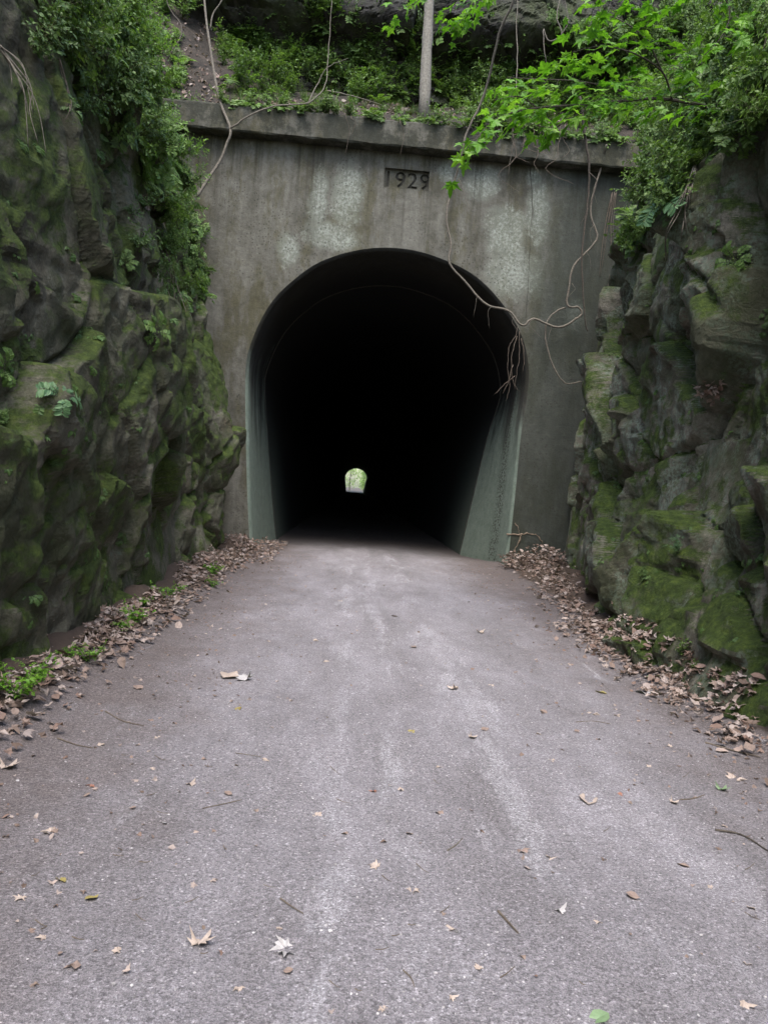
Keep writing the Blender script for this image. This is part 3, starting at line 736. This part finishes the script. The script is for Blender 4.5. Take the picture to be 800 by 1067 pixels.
# ------------------------------------------------------------------ named plants
def plant_thing(name, px, proto, mat, s, k, label, cat, group=None, _=None):
    h, n = hit(*px)
    for q in range(40):
        if h is not None: break
        h, n = hit(px[0]-(px[0]-400)*.01*q, px[1]+3*q)
    if h is None: return
    o = empty(name, h, label, cat, group); M = orient(n, k, s)
    for b, nm, mt in ((proto[0], 'stem', STEM), (proto[1], 'leaves', mat)):
        if b.n:
            c = Batch(); c.merge(b, M); c.build(nm, mt, o)
    return o
PLANTS = [
 ((62, 415), 'fern', FERN[1], LEAF_BLUE, .42, .75, 'blue-green fern growing alone in the middle of the left rock face', 'fern'),
 ((2, 385), 'fern', FERN[0], LEAF_MID, .3, .75, 'small fern at the left edge of the photo halfway up the mossy rock', 'fern'),
 ((2, 440), 'seedling', BUSH[0], LEAF_MID, .16, .75, 'tiny green seedling at the left edge of the mossy rock below the fern', 'plant'),
 ((158, 345), 'fern', FERN[0], LEAF_MID, .5, .75, 'light green fern below the hanging growth near the left end of the head wall', 'fern'),
 ((130, 275), 'fern', FERN[2], LEAF_MID, .35, .75, 'small green fern on a dark ledge beneath the left foliage', 'fern'),
 ((768, 272), 'fern', FERN[0], LEAF_MID, .45, .75, 'bright yellow-green fern on a ledge high in the right rock face', 'fern'),
 ((708, 575), 'seedling', BUSH[2], LEAF_BLUE, .22, .75, 'pale green seedling sprouting from the low right rocks', 'plant'),
 ((745, 545), 'seedling', BUSH[0], LEAF_MID, .10, .75, 'tiny seedling on a block of the lower right rocks', 'plant'),
 ((711, 684), 'seedling', BUSH[0], LEAF_MID, .22, .2, 'small green weed in the dead leaves at the foot of the right rocks', 'weed'),
 ((672, 600), 'seedling', BUSH[1], LEAF_DEEP, .16, .6, 'little dark weed on mossy rock above the right leaf bank', 'weed'),
 ((724, 700), 'seedling', BUSH[2], LEAF_MID, .12, .2, 'very small weed beside the larger weed at the foot of the right rocks', 'weed'),
]
for px, nm, pr, mt, s, k, lb, ct in PLANTS: plant_thing(nm, px, pr, mt, s, k, lb, ct)
WEEDS = [((15, 730), .55, 'bright green weed clump at the left edge where the rock meets the path'), ((40, 712), .42, 'bright green weed clump second from the left edge along the rock foot'),
 ((90, 690), .35, 'low green weeds in the widest part of the left leaf bank'), ((70, 688), .30, 'small weed clump among dead leaves left of the widest leaf bank'),
 ((142, 650), .45, 'fresh green weed clump midway along the left leaf bank'), ((128, 658), .32, 'low weed clump touching the midway clump on its left'),
 ((172, 625), .45, 'bright weeds against the rock at the far half of the left bank'), ((150, 632), .30, 'small weeds between two larger clumps beside the left rock'),
 ((188, 618), .30, 'little weed just past the bright clump at the foot of the left rock'), ((220, 600), .55, 'tallest green weed near the portal end of the left bank'), ((222, 612), .30, 'short weed in front of the tallest one near the portal')]
HERB = [plant_bush(14, .35, .05, 4, OV, 1.2, 7), plant_bush(12, .32, .055, 4, OV, 1.1, 7)]
for i, (px, s, lb) in enumerate(WEEDS): plant_thing('weed', px, HERB[i % 2], LEAF_BRIGHT, s*1.15, .15, lb, 'weed', 'weeds along the left leaf bank')
SHRUBS = [((255, 95), 1.0, BUSH[0], LEAF_DEEP, 'leafy shrub at the left end of the coping beside the pale bent sapling'),
 ((300, 75), 1.1, BUSH[2], LEAF_LIME, 'rounded green shrub on the bank behind the long bare branch'),
 ((380, 80), .9, BUSH[0], LEAF_MID, 'shrub left of the straight tree on the bank'),
 ((410, 60), .9, BUSH[2], LEAF_DEEP, 'darker shrub up the bank just left of the straight tree'),
 ((480, 90), .9, BUSH[1], LEAF_LIME, 'broad shrub just right of the straight tree'),
 ((520, 75), 1.0, BUSH[2], LEAF_DEEP, 'tall shrub on the bank behind the hanging woody vine'),
 ((590, 110), .9, BUSH[0], LEAF_MID, 'shrub behind the maple branch above the coping')]
for px, s, pr, mt, lb in SHRUBS: plant_thing('shrub', px, pr, mt, s, .1, lb, 'shrub', 'shrubs on the bank above the coping')
SIDE = [((190, 20), 1.0, BUSH[0], LEAF_MID, 'shrub above the mossy rock at the top left'), ((120, 20), .8, MAPLING[0], LEAF_MID, 'broad-leaved shrub high on the left rock face'),
 ((200, 120), .7, BUSH[1], LEAF_MID, 'shrub leaning out beside the left end of the coping'), ((85, 30), .7, FERN[2], LEAF_LIME, 'large fern at the top left of the rock face'),
 ((205, 240), .6, FERN[2], LEAF_MID, 'fern drooping in front of the head wall on the left'), ((180, 170), .7, FERN[0], LEAF_LIME, 'fern spreading on the upper left ledge')]
for px, s, pr, mt, lb in SIDE: plant_thing('shrub' if 'shrub' in lb else 'fern', px, pr, mt, s, .6, lb, 'shrub' if 'shrub' in lb else 'fern', None)
SIDER = [((720, 40), 1.1, BUSH[2], LEAF_MID, 'shrub at the top right above the maple branch'), ((770, 60), 1.0, MAPLING[0], LEAF_BRIGHT, 'broad-leaved bright shrub at the top right corner'),
 ((700, 120), .9, BUSH[0], LEAF_MID, 'leafy shrub where the maple branch leaves the rock'), ((672, 196), .6, BUSH[2], LEAF_MID, 'shrub hanging over the right end of the head wall'),
 ((735, 90), .9, BUSH[0], LEAF_BRIGHT, 'bright shrub just under the top right corner')]
for px, s, pr, mt, lb in SIDER: plant_thing('shrub', px, pr, mt, s, .5, lb, 'shrub', 'shrubs on the upper right rock')

# ------------------------------------------------------------------ trees, saplings, vines
def line(pxs, Y, k=5, w=0.0):
    pts = [at(p[0], p[1], Y if len(p) < 3 else p[2]) for p in pxs]
    pts = catmull(pts, k); return wig(pts, w) if w else pts
def wood(name, label, cat, parts, mat, group=None):
    root = empty(name, parts[0][1][0], label, cat, group); loc = Vector(parts[0][1][0])
    for nm, pts, r0, r1 in parts:
        B = Batch(); B.tube([p-loc for p in pts], r0, r1, 9 if r0 > .05 else 6, .08); B.build(nm, mat, root, True)
    return root
h = at(442, 112, 19.4)
yb = h.y+.05
t = wood('tree', 'straight grey trunk standing on the bank just above the coping', 'tree', [('trunk', [h-Vector((0, 0, .3))]+line([(442.5, 100), (444, 60), (447, 0), (450, -120), (455, -330)], yb, 5), .15, .10)], BARK)
B = Batch(); loc = Vector(h); F0 = Vector((0, 0, 0))
top = at(452, -250, yb)-loc
cb = Batch()
for i in range(46):
    z = random.uniform(0, 5); a = random.uniform(0, 6.28); r = random.uniform(1.2, 3.2)
    st = top+Vector((0, 0, z-1)); d = Vector((math.cos(a), math.sin(a), .35)); en = st+d*r
    B.tube([st, st.lerp(en, .5)+Vector((0, 0, .1)), en], .02, .006, 4)
    for j in range(26):
        put(cb, random.choice(OV), st.lerp(en, random.uniform(.3, 1.05))+rv(.22), rv(1)+d, Vector((0, 0, 1))+rv(.4), random.uniform(.09, .15))
B.build('limb', BARK, t); cb.build('crown', LEAF_FAR, t)

h, n = hit(241, 139)
s = wood('sapling', 'pale bent sapling forking at the left end of the coping', 'sapling', [
    ('trunk', line([(205, 205, 17.0), (217, 186, 17.1), (230, 166, 17.2), (236, 150, 17.2), (240, 134, 17.2), (228, 101, 17.4), (219, 49, 17.6), (213, 0, 17.8), (208, -90, 18)], 17.2, 6), .038, .024),
    ('branch', line([(240, 134, 17.2), (260, 120, 17.1), (286, 110, 17.1), (318, 108, 17.1), (330, 100, 17.2), (339, 88, 17.4), (342, 56, 17.8), (346, 0, 18)], 17.2, 5, .01), .022, .007),
    ('branch', line([(219, 30, 17.7), (222, 14, 17.7), (231, 0, 17.7), (245, -30, 17.7)], 17.7, 5), .02, .01),
    ('branch', line([(339, 94, 17.4), (360, 98, 17.4), (399, 109, 17.4)], 17.4, 5, .01), .018, .006),
    ('branch', line([(320, 108, 17.1), (332, 85, 17.3), (341, 70, 17.3), (362, 60, 17.4)], 17.3, 5, .01), .016, .005)], BARK_PALE)
wood('sapling', 'thin dark bent stem crossing the brown bank at the top left', 'sapling', [
    ('trunk', line([(175, 60, 15.5), (190, 30, 15.8), (175, 5, 16), (170, -30, 16)], 16, 5, .01), .018, .01)], BARK_DARK)

YV = 17.45
wood('vine', 'long pale woody vine hanging over the portal and trailing across the arch crown', 'vine', [
    ('main_stem', line([(548, -60, 15.5), (535, 0, 16), (520, 35, 16.4), (505, 96, 17.0), (487, 136, 17.15), (481, 160, 17.2), (473, 190), (465, 223), (470, 255), (468, 274), (488, 297), (506, 317), (529, 323), (544, 339), (556, 332), (582, 341), (602, 331), (606, 325), (602, 320), (591, 318), (592, 302), (598, 277), (617, 256), (622, 244), (615, 218), (627, 170), (632, 150, 17.2)], YV, 5, .008), .026, .021),
    ('branch', line([(589, 320), (577, 326), (569, 337), (569, 358), (577, 383), (589, 399), (606, 397)], YV+.08, 5, .008), .019, .014),
    ('branch', line([(478, 185), (485, 205), (490, 222)], YV, 4, .01), .010, .004)]+[('rootlet', line([(x, y), (x+random.uniform(-5, 5), y+6), (x+random.uniform(-9, 9), y+random.uniform(12, 26))], YV-.02, 4, .012), .006, .002) for x, y in ((474, 188), (466, 240), (512, 319), (535, 330), (556, 332), (575, 339), (600, 331), (596, 295), (610, 262), (618, 235), (622, 190), (497, 307))], BARK_PALE)
wood('vine', 'dark straight vine hanging beside the right end of the coping', 'vine', [
    ('main_stem', line([(604, 100, 17.0), (609, 140, 17.2), (614, 175, 17.3), (612, 210, 17.4), (606, 269, 17.4), (609, 327, 17.4), (612, 345, 17.4)], YV, 5, .012), .030, .014),
    ('branch', line([(614, 180, 17.3), (622, 190, 17.3), (612, 220, 17.4), (604, 235, 17.4)], YV, 4, .01), .012, .006)], BARK_DARK)
tw = []
for pts in ([(540, 340), (536, 352), (530, 362), (529, 384), (531, 402), (527, 418)], [(541, 345), (541, 370), (538, 390), (536, 406)], [(538, 350), (533, 372), (534, 395), (540, 408)], [(536, 392), (526, 400), (515, 411)], [(543, 352), (546, 372), (544, 388)], [(534, 380), (530, 396), (524, 410)]):
    tw.append(('root', line(pts, 17.5, 5, .012), .009, .004))
wood('hanging_roots', 'thin bare rootlets dangling over the right shoulder of the arch', 'roots', tw, TWIG)
tw = []
for i in range(9):
    x = 520+random.uniform(-45, 70); y = random.uniform(95, 118); L = random.uniform(25, 70)
    y = 131+(x-520)*.08; pp = [(x, y-9, 17.5), (x+1, y-5, 17.3), (x+2, y+6, 17.22)]
    for j in range(4): pp.append((x+random.uniform(-9, 9)*(j+1)*.5, y+L*(j+1)/4, 17.25))
    tw.append(('root', line(pp, 17.2, 5, .01), .010, .004))
wood('hanging_roots', 'tangle of thin roots hanging over the coping right of the date', 'roots', tw, TWIG)
tw = []
for x, y, L in ((358, 112, 50), (415, 118, 46), (365, 115, 25)):
    tw.append(('root', line([(x, y+2, 17.45), (x+2, y+9, 17.2), (x+6, y+L*.5, 17.3), (x+1, y+L, 17.35)], 17.2, 5, .012), .007, .003))
wood('hanging_roots', 'few thin rootlets trailing over the coping left of the date', 'roots', tw, TWIG)
wood('vine', 'looping vine hanging from the dark ledge at the top', 'vine', [
    ('main_stem', line([(588, -20, 18), (580, 15, 18), (585, 35, 18), (572, 42, 18), (566, 30, 18), (568, 60, 18), (575, 80, 18.4)], 18, 6, .01), .016, .009),
    ('branch', line([(585, 35, 18), (592, 20, 18), (586, -10, 18)], 18, 5, .01), .010, .006)], BARK_PALE)
wood('vine', 'thin upright vine stem between the tree and the looping vine', 'vine', [
    ('main_stem', line([(540, -20, 18), (538, 20, 18), (539, 60, 17.8), (536, 110, 17.2), (534, 150, 17.25), (530, 175, 17.3)], 18, 6, .012), .012, .006)], BARK_PALE)
# root bundles on the rocks
def bundle(label, px, spread, n, mat, r=.008):
    parts = []
    hs = [hit(*p) for p in px]; hs = [(a, b) if a else (at(*p, 17.4), Vector((0, -1, 0))) for (a, b), p in zip(hs, px)]; pts = [h+n_*.06 for h, n_ in hs]
    ymin = min(p.y for p in pts); pts = [at(px[i][0], px[i][1], min(pts[i].y, pts[0].y)-.03) for i in range(len(px))]
    for i in range(n):
        a = rv(spread); q = [p+Vector((a.x, a.y*.3, a.z*.3))*(.3+j*.5)+rv(spread*.4) for j, p in enumerate(pts[:random.randint(3, len(pts))])]
        parts.append(('root', catmull(q, 5), r*random.uniform(.6, 1.4), r*.35))
    wood('hanging_roots', label, 'roots', parts, mat)
bundle('pale dry roots dangling down the rock at the top left edge', [(-2, 48), (14, 66), (24, 90), (28, 115), (32, 150)], .03, 8, BARK_PALE, .007)
bundle('bundle of thin roots hanging down the upper right rock', [(725, 175), (718, 195), (712, 222), (706, 250), (703, 280)], .05, 8, BARK_PALE, .010)
bundle('dry stems hanging on the left rock beside the ferns', [(170, 260), (175, 280), (180, 300), (184, 330)], .06, 7, TWIG, .008)
bundle('thin arching roots on the dark left rock below the leaves', [(62, 62), (70, 90), (72, 110), (64, 125)], .03, 4, TWIG, .005)
bundle('thin roots trailing down the right corner of the head wall', [(640, 200), (636, 230), (632, 260), (630, 290), (624, 320)], .05, 5, TWIG, .009)

# maple branch reaching out from the right rock
def maple(label, origin, limbs, name='maple_branch', lsz=.215, mat=LEAF_BRIGHT, dens=.062):
    loc = at(*origin); root = empty(name, loc, label, 'branch'); S, Lf, Pt = Batch(), Batch(), Batch()
    for pts, r0 in limbs:
        c = [p-loc for p in catmull([at(*p) for p in pts], 7)]; S.tube(c, r0, .003, 6)
        ln = 0
        for a, b in zip(c, c[1:]):
            ln += (b-a).length
            while ln > dens:
                ln -= dens
                for rep in range(2):
                    d = (b-a).normalized(); sd = d.cross(Vector((0, 0, 1))).normalized()*random.choice((-1, 1))
                    p = a.lerp(b, random.random()); e = p+sd*random.uniform(.05, .34)+d*random.uniform(0, .12)+Vector((0, 0, random.uniform(-.12, .10)))
                    S.tube([p, p.lerp(e, .5)+Vector((0, 0, .015)), e], .0022, .0015, 3)
                    put(Lf, random.choice(MP), e, sd*.8+d*.7+Vector((0, 0, -.35))+rv(.3), Vector((0, -.25, 1))+rv(.28), lsz*random.uniform(.55, 1.2))
    S.build('bough', BARK_DARK, root); Lf.build('leaves', mat, root)
maple('bright green maple branch reaching left in front of the coping', (770, 118, 10.2), [
    ([(770, 118, 10.2), (695, 103, 9.6), (647, 105, 9.2), (607, 109, 8.9), (560, 112, 8.7), (520, 122, 8.5), (495, 145, 8.4), (482, 158, 8.4)], .022),
    ([(660, 104, 9.3), (640, 92, 9.1), (600, 84, 8.9), (560, 82, 8.8), (528, 80, 8.7)], .012),
    ([(620, 108, 9.0), (600, 120, 8.8), (575, 132, 8.7), (550, 128, 8.7)], .010),
    ([(700, 103, 9.6), (690, 75, 9.4), (660, 55, 9.2), (625, 48, 9.0), (596, 54, 8.9)], .014),
    ([(690, 75, 9.4), (672, 40, 9.2), (640, 18, 9.1), (603, 14, 9.0)], .012),
    ([(560, 112, 8.7), (540, 100, 8.6), (515, 104, 8.5)], .008)])
maple('bright leafy maple twigs coming down from above at the top right', (790, -60, 9), [
    ([(790, -60, 9), (740, -25, 8.8), (700, -5, 8.7), (660, -8, 8.6), (620, 2, 8.6)], .014),
    ([(740, -25, 8.8), (760, 10, 8.7), (750, 40, 8.6), (730, 60, 8.6)], .010),
    ([(790, -60, 9), (800, 0, 8.8), (795, 50, 8.7), (770, 70, 8.6)], .012)])
maple('small maple twig with few leaves right of the straight trunk', (520, -30, 14), [
    ([(520, -30, 14), (505, -5, 14), (480, 8, 14), (462, 12, 14)], .010), ([(500, -5, 14), (490, 10, 14), (476, 26, 14)], .008)], lsz=.24)
maple('small maple twig with few leaves left of the straight trunk', (455, -20, 14.5), [
    ([(455, -20, 14.5), (435, 0, 14.3), (418, 10, 14.2), (404, 16, 14.2)], .008)], lsz=.22, dens=.11)
maple('leafy green twig drooping from above at the top left', (30, -60, 7.5), [
    ([(30, -60, 7.5), (60, -10, 7.6), (80, 25, 7.8), (100, 60, 8)], .012), ([(60, -10, 7.6), (45, 20, 7.5), (52, 45, 7.6)], .008)], lsz=.16, mat=LEAF_MID)

# ------------------------------------------------------------------ leaf litter (stuff) and single leaves
def litter(name, label, n, region, smin=.035, smax=.115, lay=.06):
    B = Batch(); c = 0
    while c < n:
        x, y, dens = region()
        if random.random() > dens: continue
        c += 1; p, nn = gz(x, y)
        if p.z > .36: c -= .9; continue
        put(B, random.choice(CR), p+Vector((0, 0, random.uniform(.004, lay))), Vector((random.gauss(0, 1), random.gauss(0, 1), random.gauss(0, .25))), Vector((0, 0, 1))+rv(.38), random.uniform(smin, smax))
    tag(B.build(name, LITTER), label, kind='stuff')
def regL():
    y = random.uniform(1.5, 17.6) if random.random() < .7 else random.uniform(3.5, 9); w = abs(random.gauss(0, 1)); x = -2.16+random.gauss(0, .17)
    return x, y, 1 if x > -2.9 else .2
def regLb():
    return random.uniform(-2.85, -2.2), random.uniform(3.5, 17.6), 1
def regR():
    y = random.uniform(1.5, 17.6) if random.random() < .6 else random.uniform(5, 10); x0 = np.interp(y, [1, 6.7, 9, 13, 17.5], [3.15, 3.2, 3.2, 3.65, 4.25])
    return x0+random.gauss(0, .23), y, 1
def regS():
    y = 1.6+16*random.random()**1.2; s = random.random(); x = -1.4+random.gauss(0, .5) if s < .42 else (2.6+random.gauss(0, .55) if s < .84 else random.uniform(-1.5, 3))
    return x, y, 1
litter('leaf_litter', 'bank of brown dead leaves along the foot of the left rock', 2800, regL)
litter('leaf_litter', 'dead leaves and soil tucked in against the left rock', 1100, regLb, .03, .09, .03)
litter('leaf_litter', 'bank of brown dead leaves along the foot of the right rock', 2500, regR)
litter('leaf_litter', 'thin scatter of small dead leaf scraps along both path edges', 1700, regS, .012, .045, .008)
litter('leaf_litter', 'heap of dead leaves piled against the base of the right head wall', 420, lambda: (random.uniform(3.45, 4.7), random.uniform(16.2, 17.6), 1), .07, .13, .3)
litter('leaf_litter', 'heap of dead leaves piled at the left jamb of the tunnel', 420, lambda: (random.uniform(-2.7, -1.5), random.uniform(14.5, 19.5), 1), .06, .12, .12)
B = Batch()
for h, n in scatter_px([(225, 100), (650, 118), (650, 135), (440, 120), (225, 112)], 500)+scatter_px([(150, 30), (230, 20), (235, 110), (185, 100)], 220)+scatter_px([(725, 395), (755, 395), (745, 420), (722, 410)], 25)+scatter_px([(140, 200), (165, 200), (150, 225)], 10):
    put(B, random.choice(CR), h+n*.03, rv(1), n+rv(.4), random.uniform(.07, .14))
for i in range(700):
    x = random.uniform(-4, 7); y = random.uniform(17.45, 19.2); z = zt+.02 if y < 18.1 else float(hill_z(np.array(x), np.array(y)))
    put(B, random.choice(CR), Vector((x, y, z+random.uniform(.01, .06))), rv(1), Vector((0, 0, 1))+rv(.35), random.uniform(.07, .14))
tag(B.build('leaf_litter', LITTER), 'brown dead leaves lying on the coping and the bank above it', kind='stuff')

def ground(px, py):
    h, n = hit(px, py); return h
def fleaf(px, py, wpx, tpl, mat, label, group=None, name='fallen_leaf'):
    h = ground(px, py); s = wpx*h.y/F*1.3
    B = Batch(); put(B, tpl, Vector((0, 0, .006)), Vector((random.gauss(0, 1), random.gauss(0, 1), 0)), Vector((0, 0, 1))+rv(.10), s)
    o = B.build(name, mat); o.location = h; tag(o, label, 'leaf', group); return o
BIG = [(178, 855, 30, 1, GREY_LEAF, 'large grey lobed leaf flat on the left half of the path'), (613, 834, 26, 3, PALE_LEAF, 'pale narrow leaf lying alone right of the path centre'),
 (576, 895, 22, 4, PALE_LEAF, 'pale tan leaf with a dark fleck beside it right of centre in the foreground'), (297, 990, 28, 5, GREY_LEAF, 'torn whitish leaf in the foreground left of centre'),
 (208, 985, 26, 2, PALE_LEAF, 'pinkish tan leaf curled up in the left foreground'), (777, 998, 40, 7, PALE_LEAF, 'biggest tan maple leaf near the right edge of the foreground'),
 (776, 1048, 16, 8, PALE_LEAF, 'small tan leaf below the biggest maple leaf at the right'), (634, 1058, 22, 0, GRN_LEAF, 'round grey-green leaf at the bottom edge of the photo'),
 (391, 903, 14, 10, PALE_LEAF, 'small cream leaf near the centre of the foreground'), (472, 968, 22, 4, PALE_LEAF, 'pale broken leaf pair right of the centre in the foreground'),
 (427, 763, 12, 1, YEL_LEAF, 'small yellow-green leaf in the middle of the path'), (248, 739, 10, 3, YEL_LEAF, 'little yellow leaf left of centre on the path'),
 (238, 706, 22, 6, PALE_LEAF, 'long pale leaf left of the centre of the path'), (256, 708, 18, 2, GREY_LEAF, 'whitish leaf right next to the long pale one'),
 (672, 722, 26, 9, GREY_LEAF, 'whitish leaf at the edge of the right leaf bank'), (627, 722, 12, 3, YEL_LEAF, 'olive yellow leaf right of the path beside the leaf bank'),
 (684, 704, 24, 1, GRN_LEAF, 'pale green leaf at the edge of the right leaf bank'), (64, 918, 14, 3, YEL_LEAF, 'narrow yellow leaf at the left of the foreground'),
 (94, 938, 12, 6, YEL_LEAF, 'thin yellowish leaf low on the left of the foreground'), (52, 868, 16, 5, PALE_LEAF, 'small tan leaf near the left edge of the path'),
 (8, 801, 20, 2, PALE_LEAF, 'pale leaf cut by the left edge of the photo'), (400, 1052, 12, 7, PALE_LEAF, 'small brownish leaf at the bottom edge near the centre'),
 (95, 818, 18, 4, RED_LEAF, 'reddish brown leaf on the dirt at the left of the path'), (645, 828, 10, 4, RED_LEAF, 'tiny reddish leaf at the right of the path middle'),
 (583, 950, 16, 8, GREY_LEAF, 'faded leaf in the right foreground below the pale tan one'), (544, 887, 14, 11, LITTER, 'dark curled leaf left of the pale tan leaf in the foreground'),
 (765, 812, 18, 5, PALE_LEAF, 'tan leaf near the right edge above the foreground'), (752, 824, 14, 2, GRN_LEAF, 'faded green leaf near the right edge above the foreground'),
 (388, 824, 10, 7, RED_LEAF, 'tiny rust leaf in the middle of the path'), (330, 850, 12, 1, PALE_LEAF, 'faint pale leaf left of the path middle')]
for x, y, w, t, m, lb in BIG: fleaf(x, y, w, CR[t] if t != 0 else OV[1], m, lb)
SM = [(508, 758), (512, 715), (477, 716), (565, 741), (560, 763), (617, 678), (600, 765), (572, 795), (420, 826), (455, 850), (700, 777), (615, 745), (430, 675), (340, 690), (500, 660), (410, 640), (355, 625), (330, 665), (145, 720), (165, 770), (105, 775), (210, 790), (160, 801), (280, 790), (240, 830), (460, 800), (490, 770), (540, 700), (585, 690), (640, 745), (300, 1012), (290, 970), (197, 820), (360, 872), (22, 935), (120, 990), (140, 840), (680, 800), (700, 840), (715, 900), (620, 960), (500, 1010), (660, 935), (740, 925), (470, 1040), (545, 1000), (430, 930), (250, 1030), (80, 1010), (45, 980)]
for i, (x, y) in enumerate(SM):
    fleaf(x+random.uniform(-3, 3), y+random.uniform(-3, 3), random.uniform(6, 12) if y < 860 else random.uniform(7, 13), CR[i % 12], PALE_LEAF if i % 3 else LITTER, 'little dead leaf scrap lying on the open gravel away from the leaf banks', 'leaf scraps on the open path')
def twig(px, r, label, group=None, mat=TWIG):
    pts = [ground(*p)+Vector((0, 0, r*.8)) for p in px]; loc = pts[0].copy()
    B = Batch(); B.tube([p-loc for p in catmull(pts, 5)], r, r*.5, 5, .15)
    o = B.build('twig', mat); o.location = loc; tag(o, label, 'twig', group)
twig([(466, 887), (474, 882), (482, 874)], .004, 'curved pale twig in the foreground right of centre', None, BARK_PALE)
twig([(519, 951), (528, 961), (540, 974)], .006, 'thick dark twig in the foreground right of centre')
twig([(211, 843), (230, 839), (252, 834)], .003, 'thin dark twig left of the path centre')
twig([(245, 785), (258, 787), (272, 789)], .003, 'thin reddish twig left of the path middle')
twig([(60, 770), (80, 777), (96, 780)], .005, 'dark twig on the dirt left of the path')
twig([(600, 753), (618, 752), (636, 755)], .004, 'straight dark twig lying across the right of the path')
twig([(708, 834), (722, 833), (734, 829)], .004, 'short twig at the right of the path in front of the leaf bank')
twig([(745, 866), (772, 871), (800, 888)], .007, 'forked dark twig at the right edge of the photo', None, BARK_DARK)
twig([(292, 937), (303, 945), (316, 953)], .0035, 'short twig in the foreground left of centre')
twig([(420, 1012), (428, 1020), (432, 1030)], .003, 'tiny twig in the bottom centre of the photo')
twig([(735, 775), (760, 782), (792, 790)], .008, 'long brown stick lying in the right leaf bank')
twig([(660, 694), (672, 697), (690, 697)], .006, 'dark stick between the gravel and the right leaf bank')
twig([(110, 742), (128, 752), (150, 757)], .005, 'dark stick in front of the left leaf bank')
for i in range(34):
    x = random.choice((random.uniform(10, 190), random.uniform(600, 790), random.uniform(190, 600))); y = random.uniform(735, 1040); a = random.uniform(-.9, .9); L = random.uniform(6, 16)
    twig([(x, y), (x+L*.5, y+L*.5*a+1), (x+L, y+L*a)], .0022, 'fine broken twig lying on the open gravel', 'fine twigs on the open path')
# pebbles
tb = []
ico = bmesh.new(); bmesh.ops.create_icosphere(ico, subdivisions=1, radius=1); IV = np.array([v.co[:] for v in ico.verts]); IT = np.array([[v.index for v in f.verts] for f in ico.faces]); ico.free()
B = Batch()
for i in range(5200):
    y = 1.7+7.5*random.random()**1.7; x = random.gauss(.7, 1.5)
    if not -2.3 < x < 3.5: continue
    s = random.uniform(.0018, .0048)*(1.6 if random.random() < .05 else 1); z = float(path_z(np.array(x), np.array(y)))
    B.add(IV*np.array([s*random.uniform(.8, 1.4), s*random.uniform(.8, 1.4), s*.7])*(1+rng.uniform(-.2, .2, (len(IV), 1)))+np.array([x, y, z+s*.25]), IT)
tag(B.build('gravel', STONE), 'loose small stones on the path surface', kind='stuff')

# ------------------------------------------------------------------ world beyond the far portal
def tree_proto(H, seed):
    random.seed(seed); S, L = Batch(), Batch()
    S.tube([Vector((0, 0, -.5)), Vector((.1, 0, H*.3)), Vector((-.1, .1, H*.6)), Vector((0, 0, H*.9))], .28, .06, 8)
    for i in range(34):
        z = H*random.uniform(.12, .92); a = random.uniform(0, 6.28); r = (1-abs(z/H-.45))*H*.34*random.uniform(.5, 1)
        st = Vector((0, 0, z)); en = st+Vector((math.cos(a)*r, math.sin(a)*r, r*.3)); S.tube([st, en], .06, .02, 4)
        for j in range(48): put(L, random.choice(OV), st.lerp(en, random.uniform(.3, 1.1))+rv(.55), rv(1), Vector((0, 0, 1))+rv(.5), random.uniform(.25, .45))
    return S, L
protos = []
for k, H in enumerate((11, 9, 13)):
    S, L = tree_proto(H, 50+k); protos.append((S, L))
meshes = {}
random.seed(3); k = 0
for y, n in ((246, 4), (262, 5)):
    for i in range(n):
        x = -2+(i-(n-1)/2)*5.2+random.uniform(-1.2, 1.2)+ (y-230)*-.0
        if y < 250 and abs(x-.6) < 2.2: x += 4 if x > .6 else -4
        pi = k % 3; k += 1
        r = empty('tree', (x, y, 0), 'leafy green tree standing in daylight beyond the far mouth of the tunnel', 'tree', 'trees beyond the far mouth of the tunnel')
        if pi not in meshes:
            a = protos[pi][0].build('trunk', BARK, r); b = protos[pi][1].build('crown', LEAF_FAR, r); meshes[pi] = (a, b)
        else:
            for o in meshes[pi]:
                c = o.copy(); c.parent = r; COL.objects.link(c)
        r.rotation_euler.z = random.uniform(0, 6)

# ------------------------------------------------------------------ light
w = bpy.data.worlds.new('World'); SC.world = w; w.use_nodes = True
bg = w.node_tree.nodes['Background']; sky = w.node_tree.nodes.new('ShaderNodeTexSky'); sky.sky_type = 'NISHITA'; sky.sun_disc = False
EL, AZ = 62, 187          # azimuth clockwise from +Y; light comes from behind and slightly left
sky.sun_elevation = R(EL); sky.sun_rotation = R(AZ); sky.air_density = 1.2; sky.dust_density = 2.5
w.node_tree.links.new(sky.outputs[0], bg.inputs[0]); bg.inputs[1].default_value = .15
sl = bpy.data.lights.new('sun', 'SUN'); sl.energy = 1.2; sl.angle = R(35); sl.color = (1, .97, .92)
so = bpy.data.objects.new('sun', sl); COL.objects.link(so)
dirv = Vector((math.sin(R(AZ))*math.cos(R(EL)), math.cos(R(AZ))*math.cos(R(EL)), math.sin(R(EL))))
so.rotation_euler = dirv.to_track_quat('Z', 'Y').to_euler()
SC.render.engine = 'CYCLES'; SC.cycles.max_bounces = 5; SC.cycles.diffuse_bounces = 3
SC.view_settings.view_transform = 'Standard'; SC.view_settings.look = 'None'; SC.view_settings.exposure = 1.75; SC.view_settings.gamma = 1
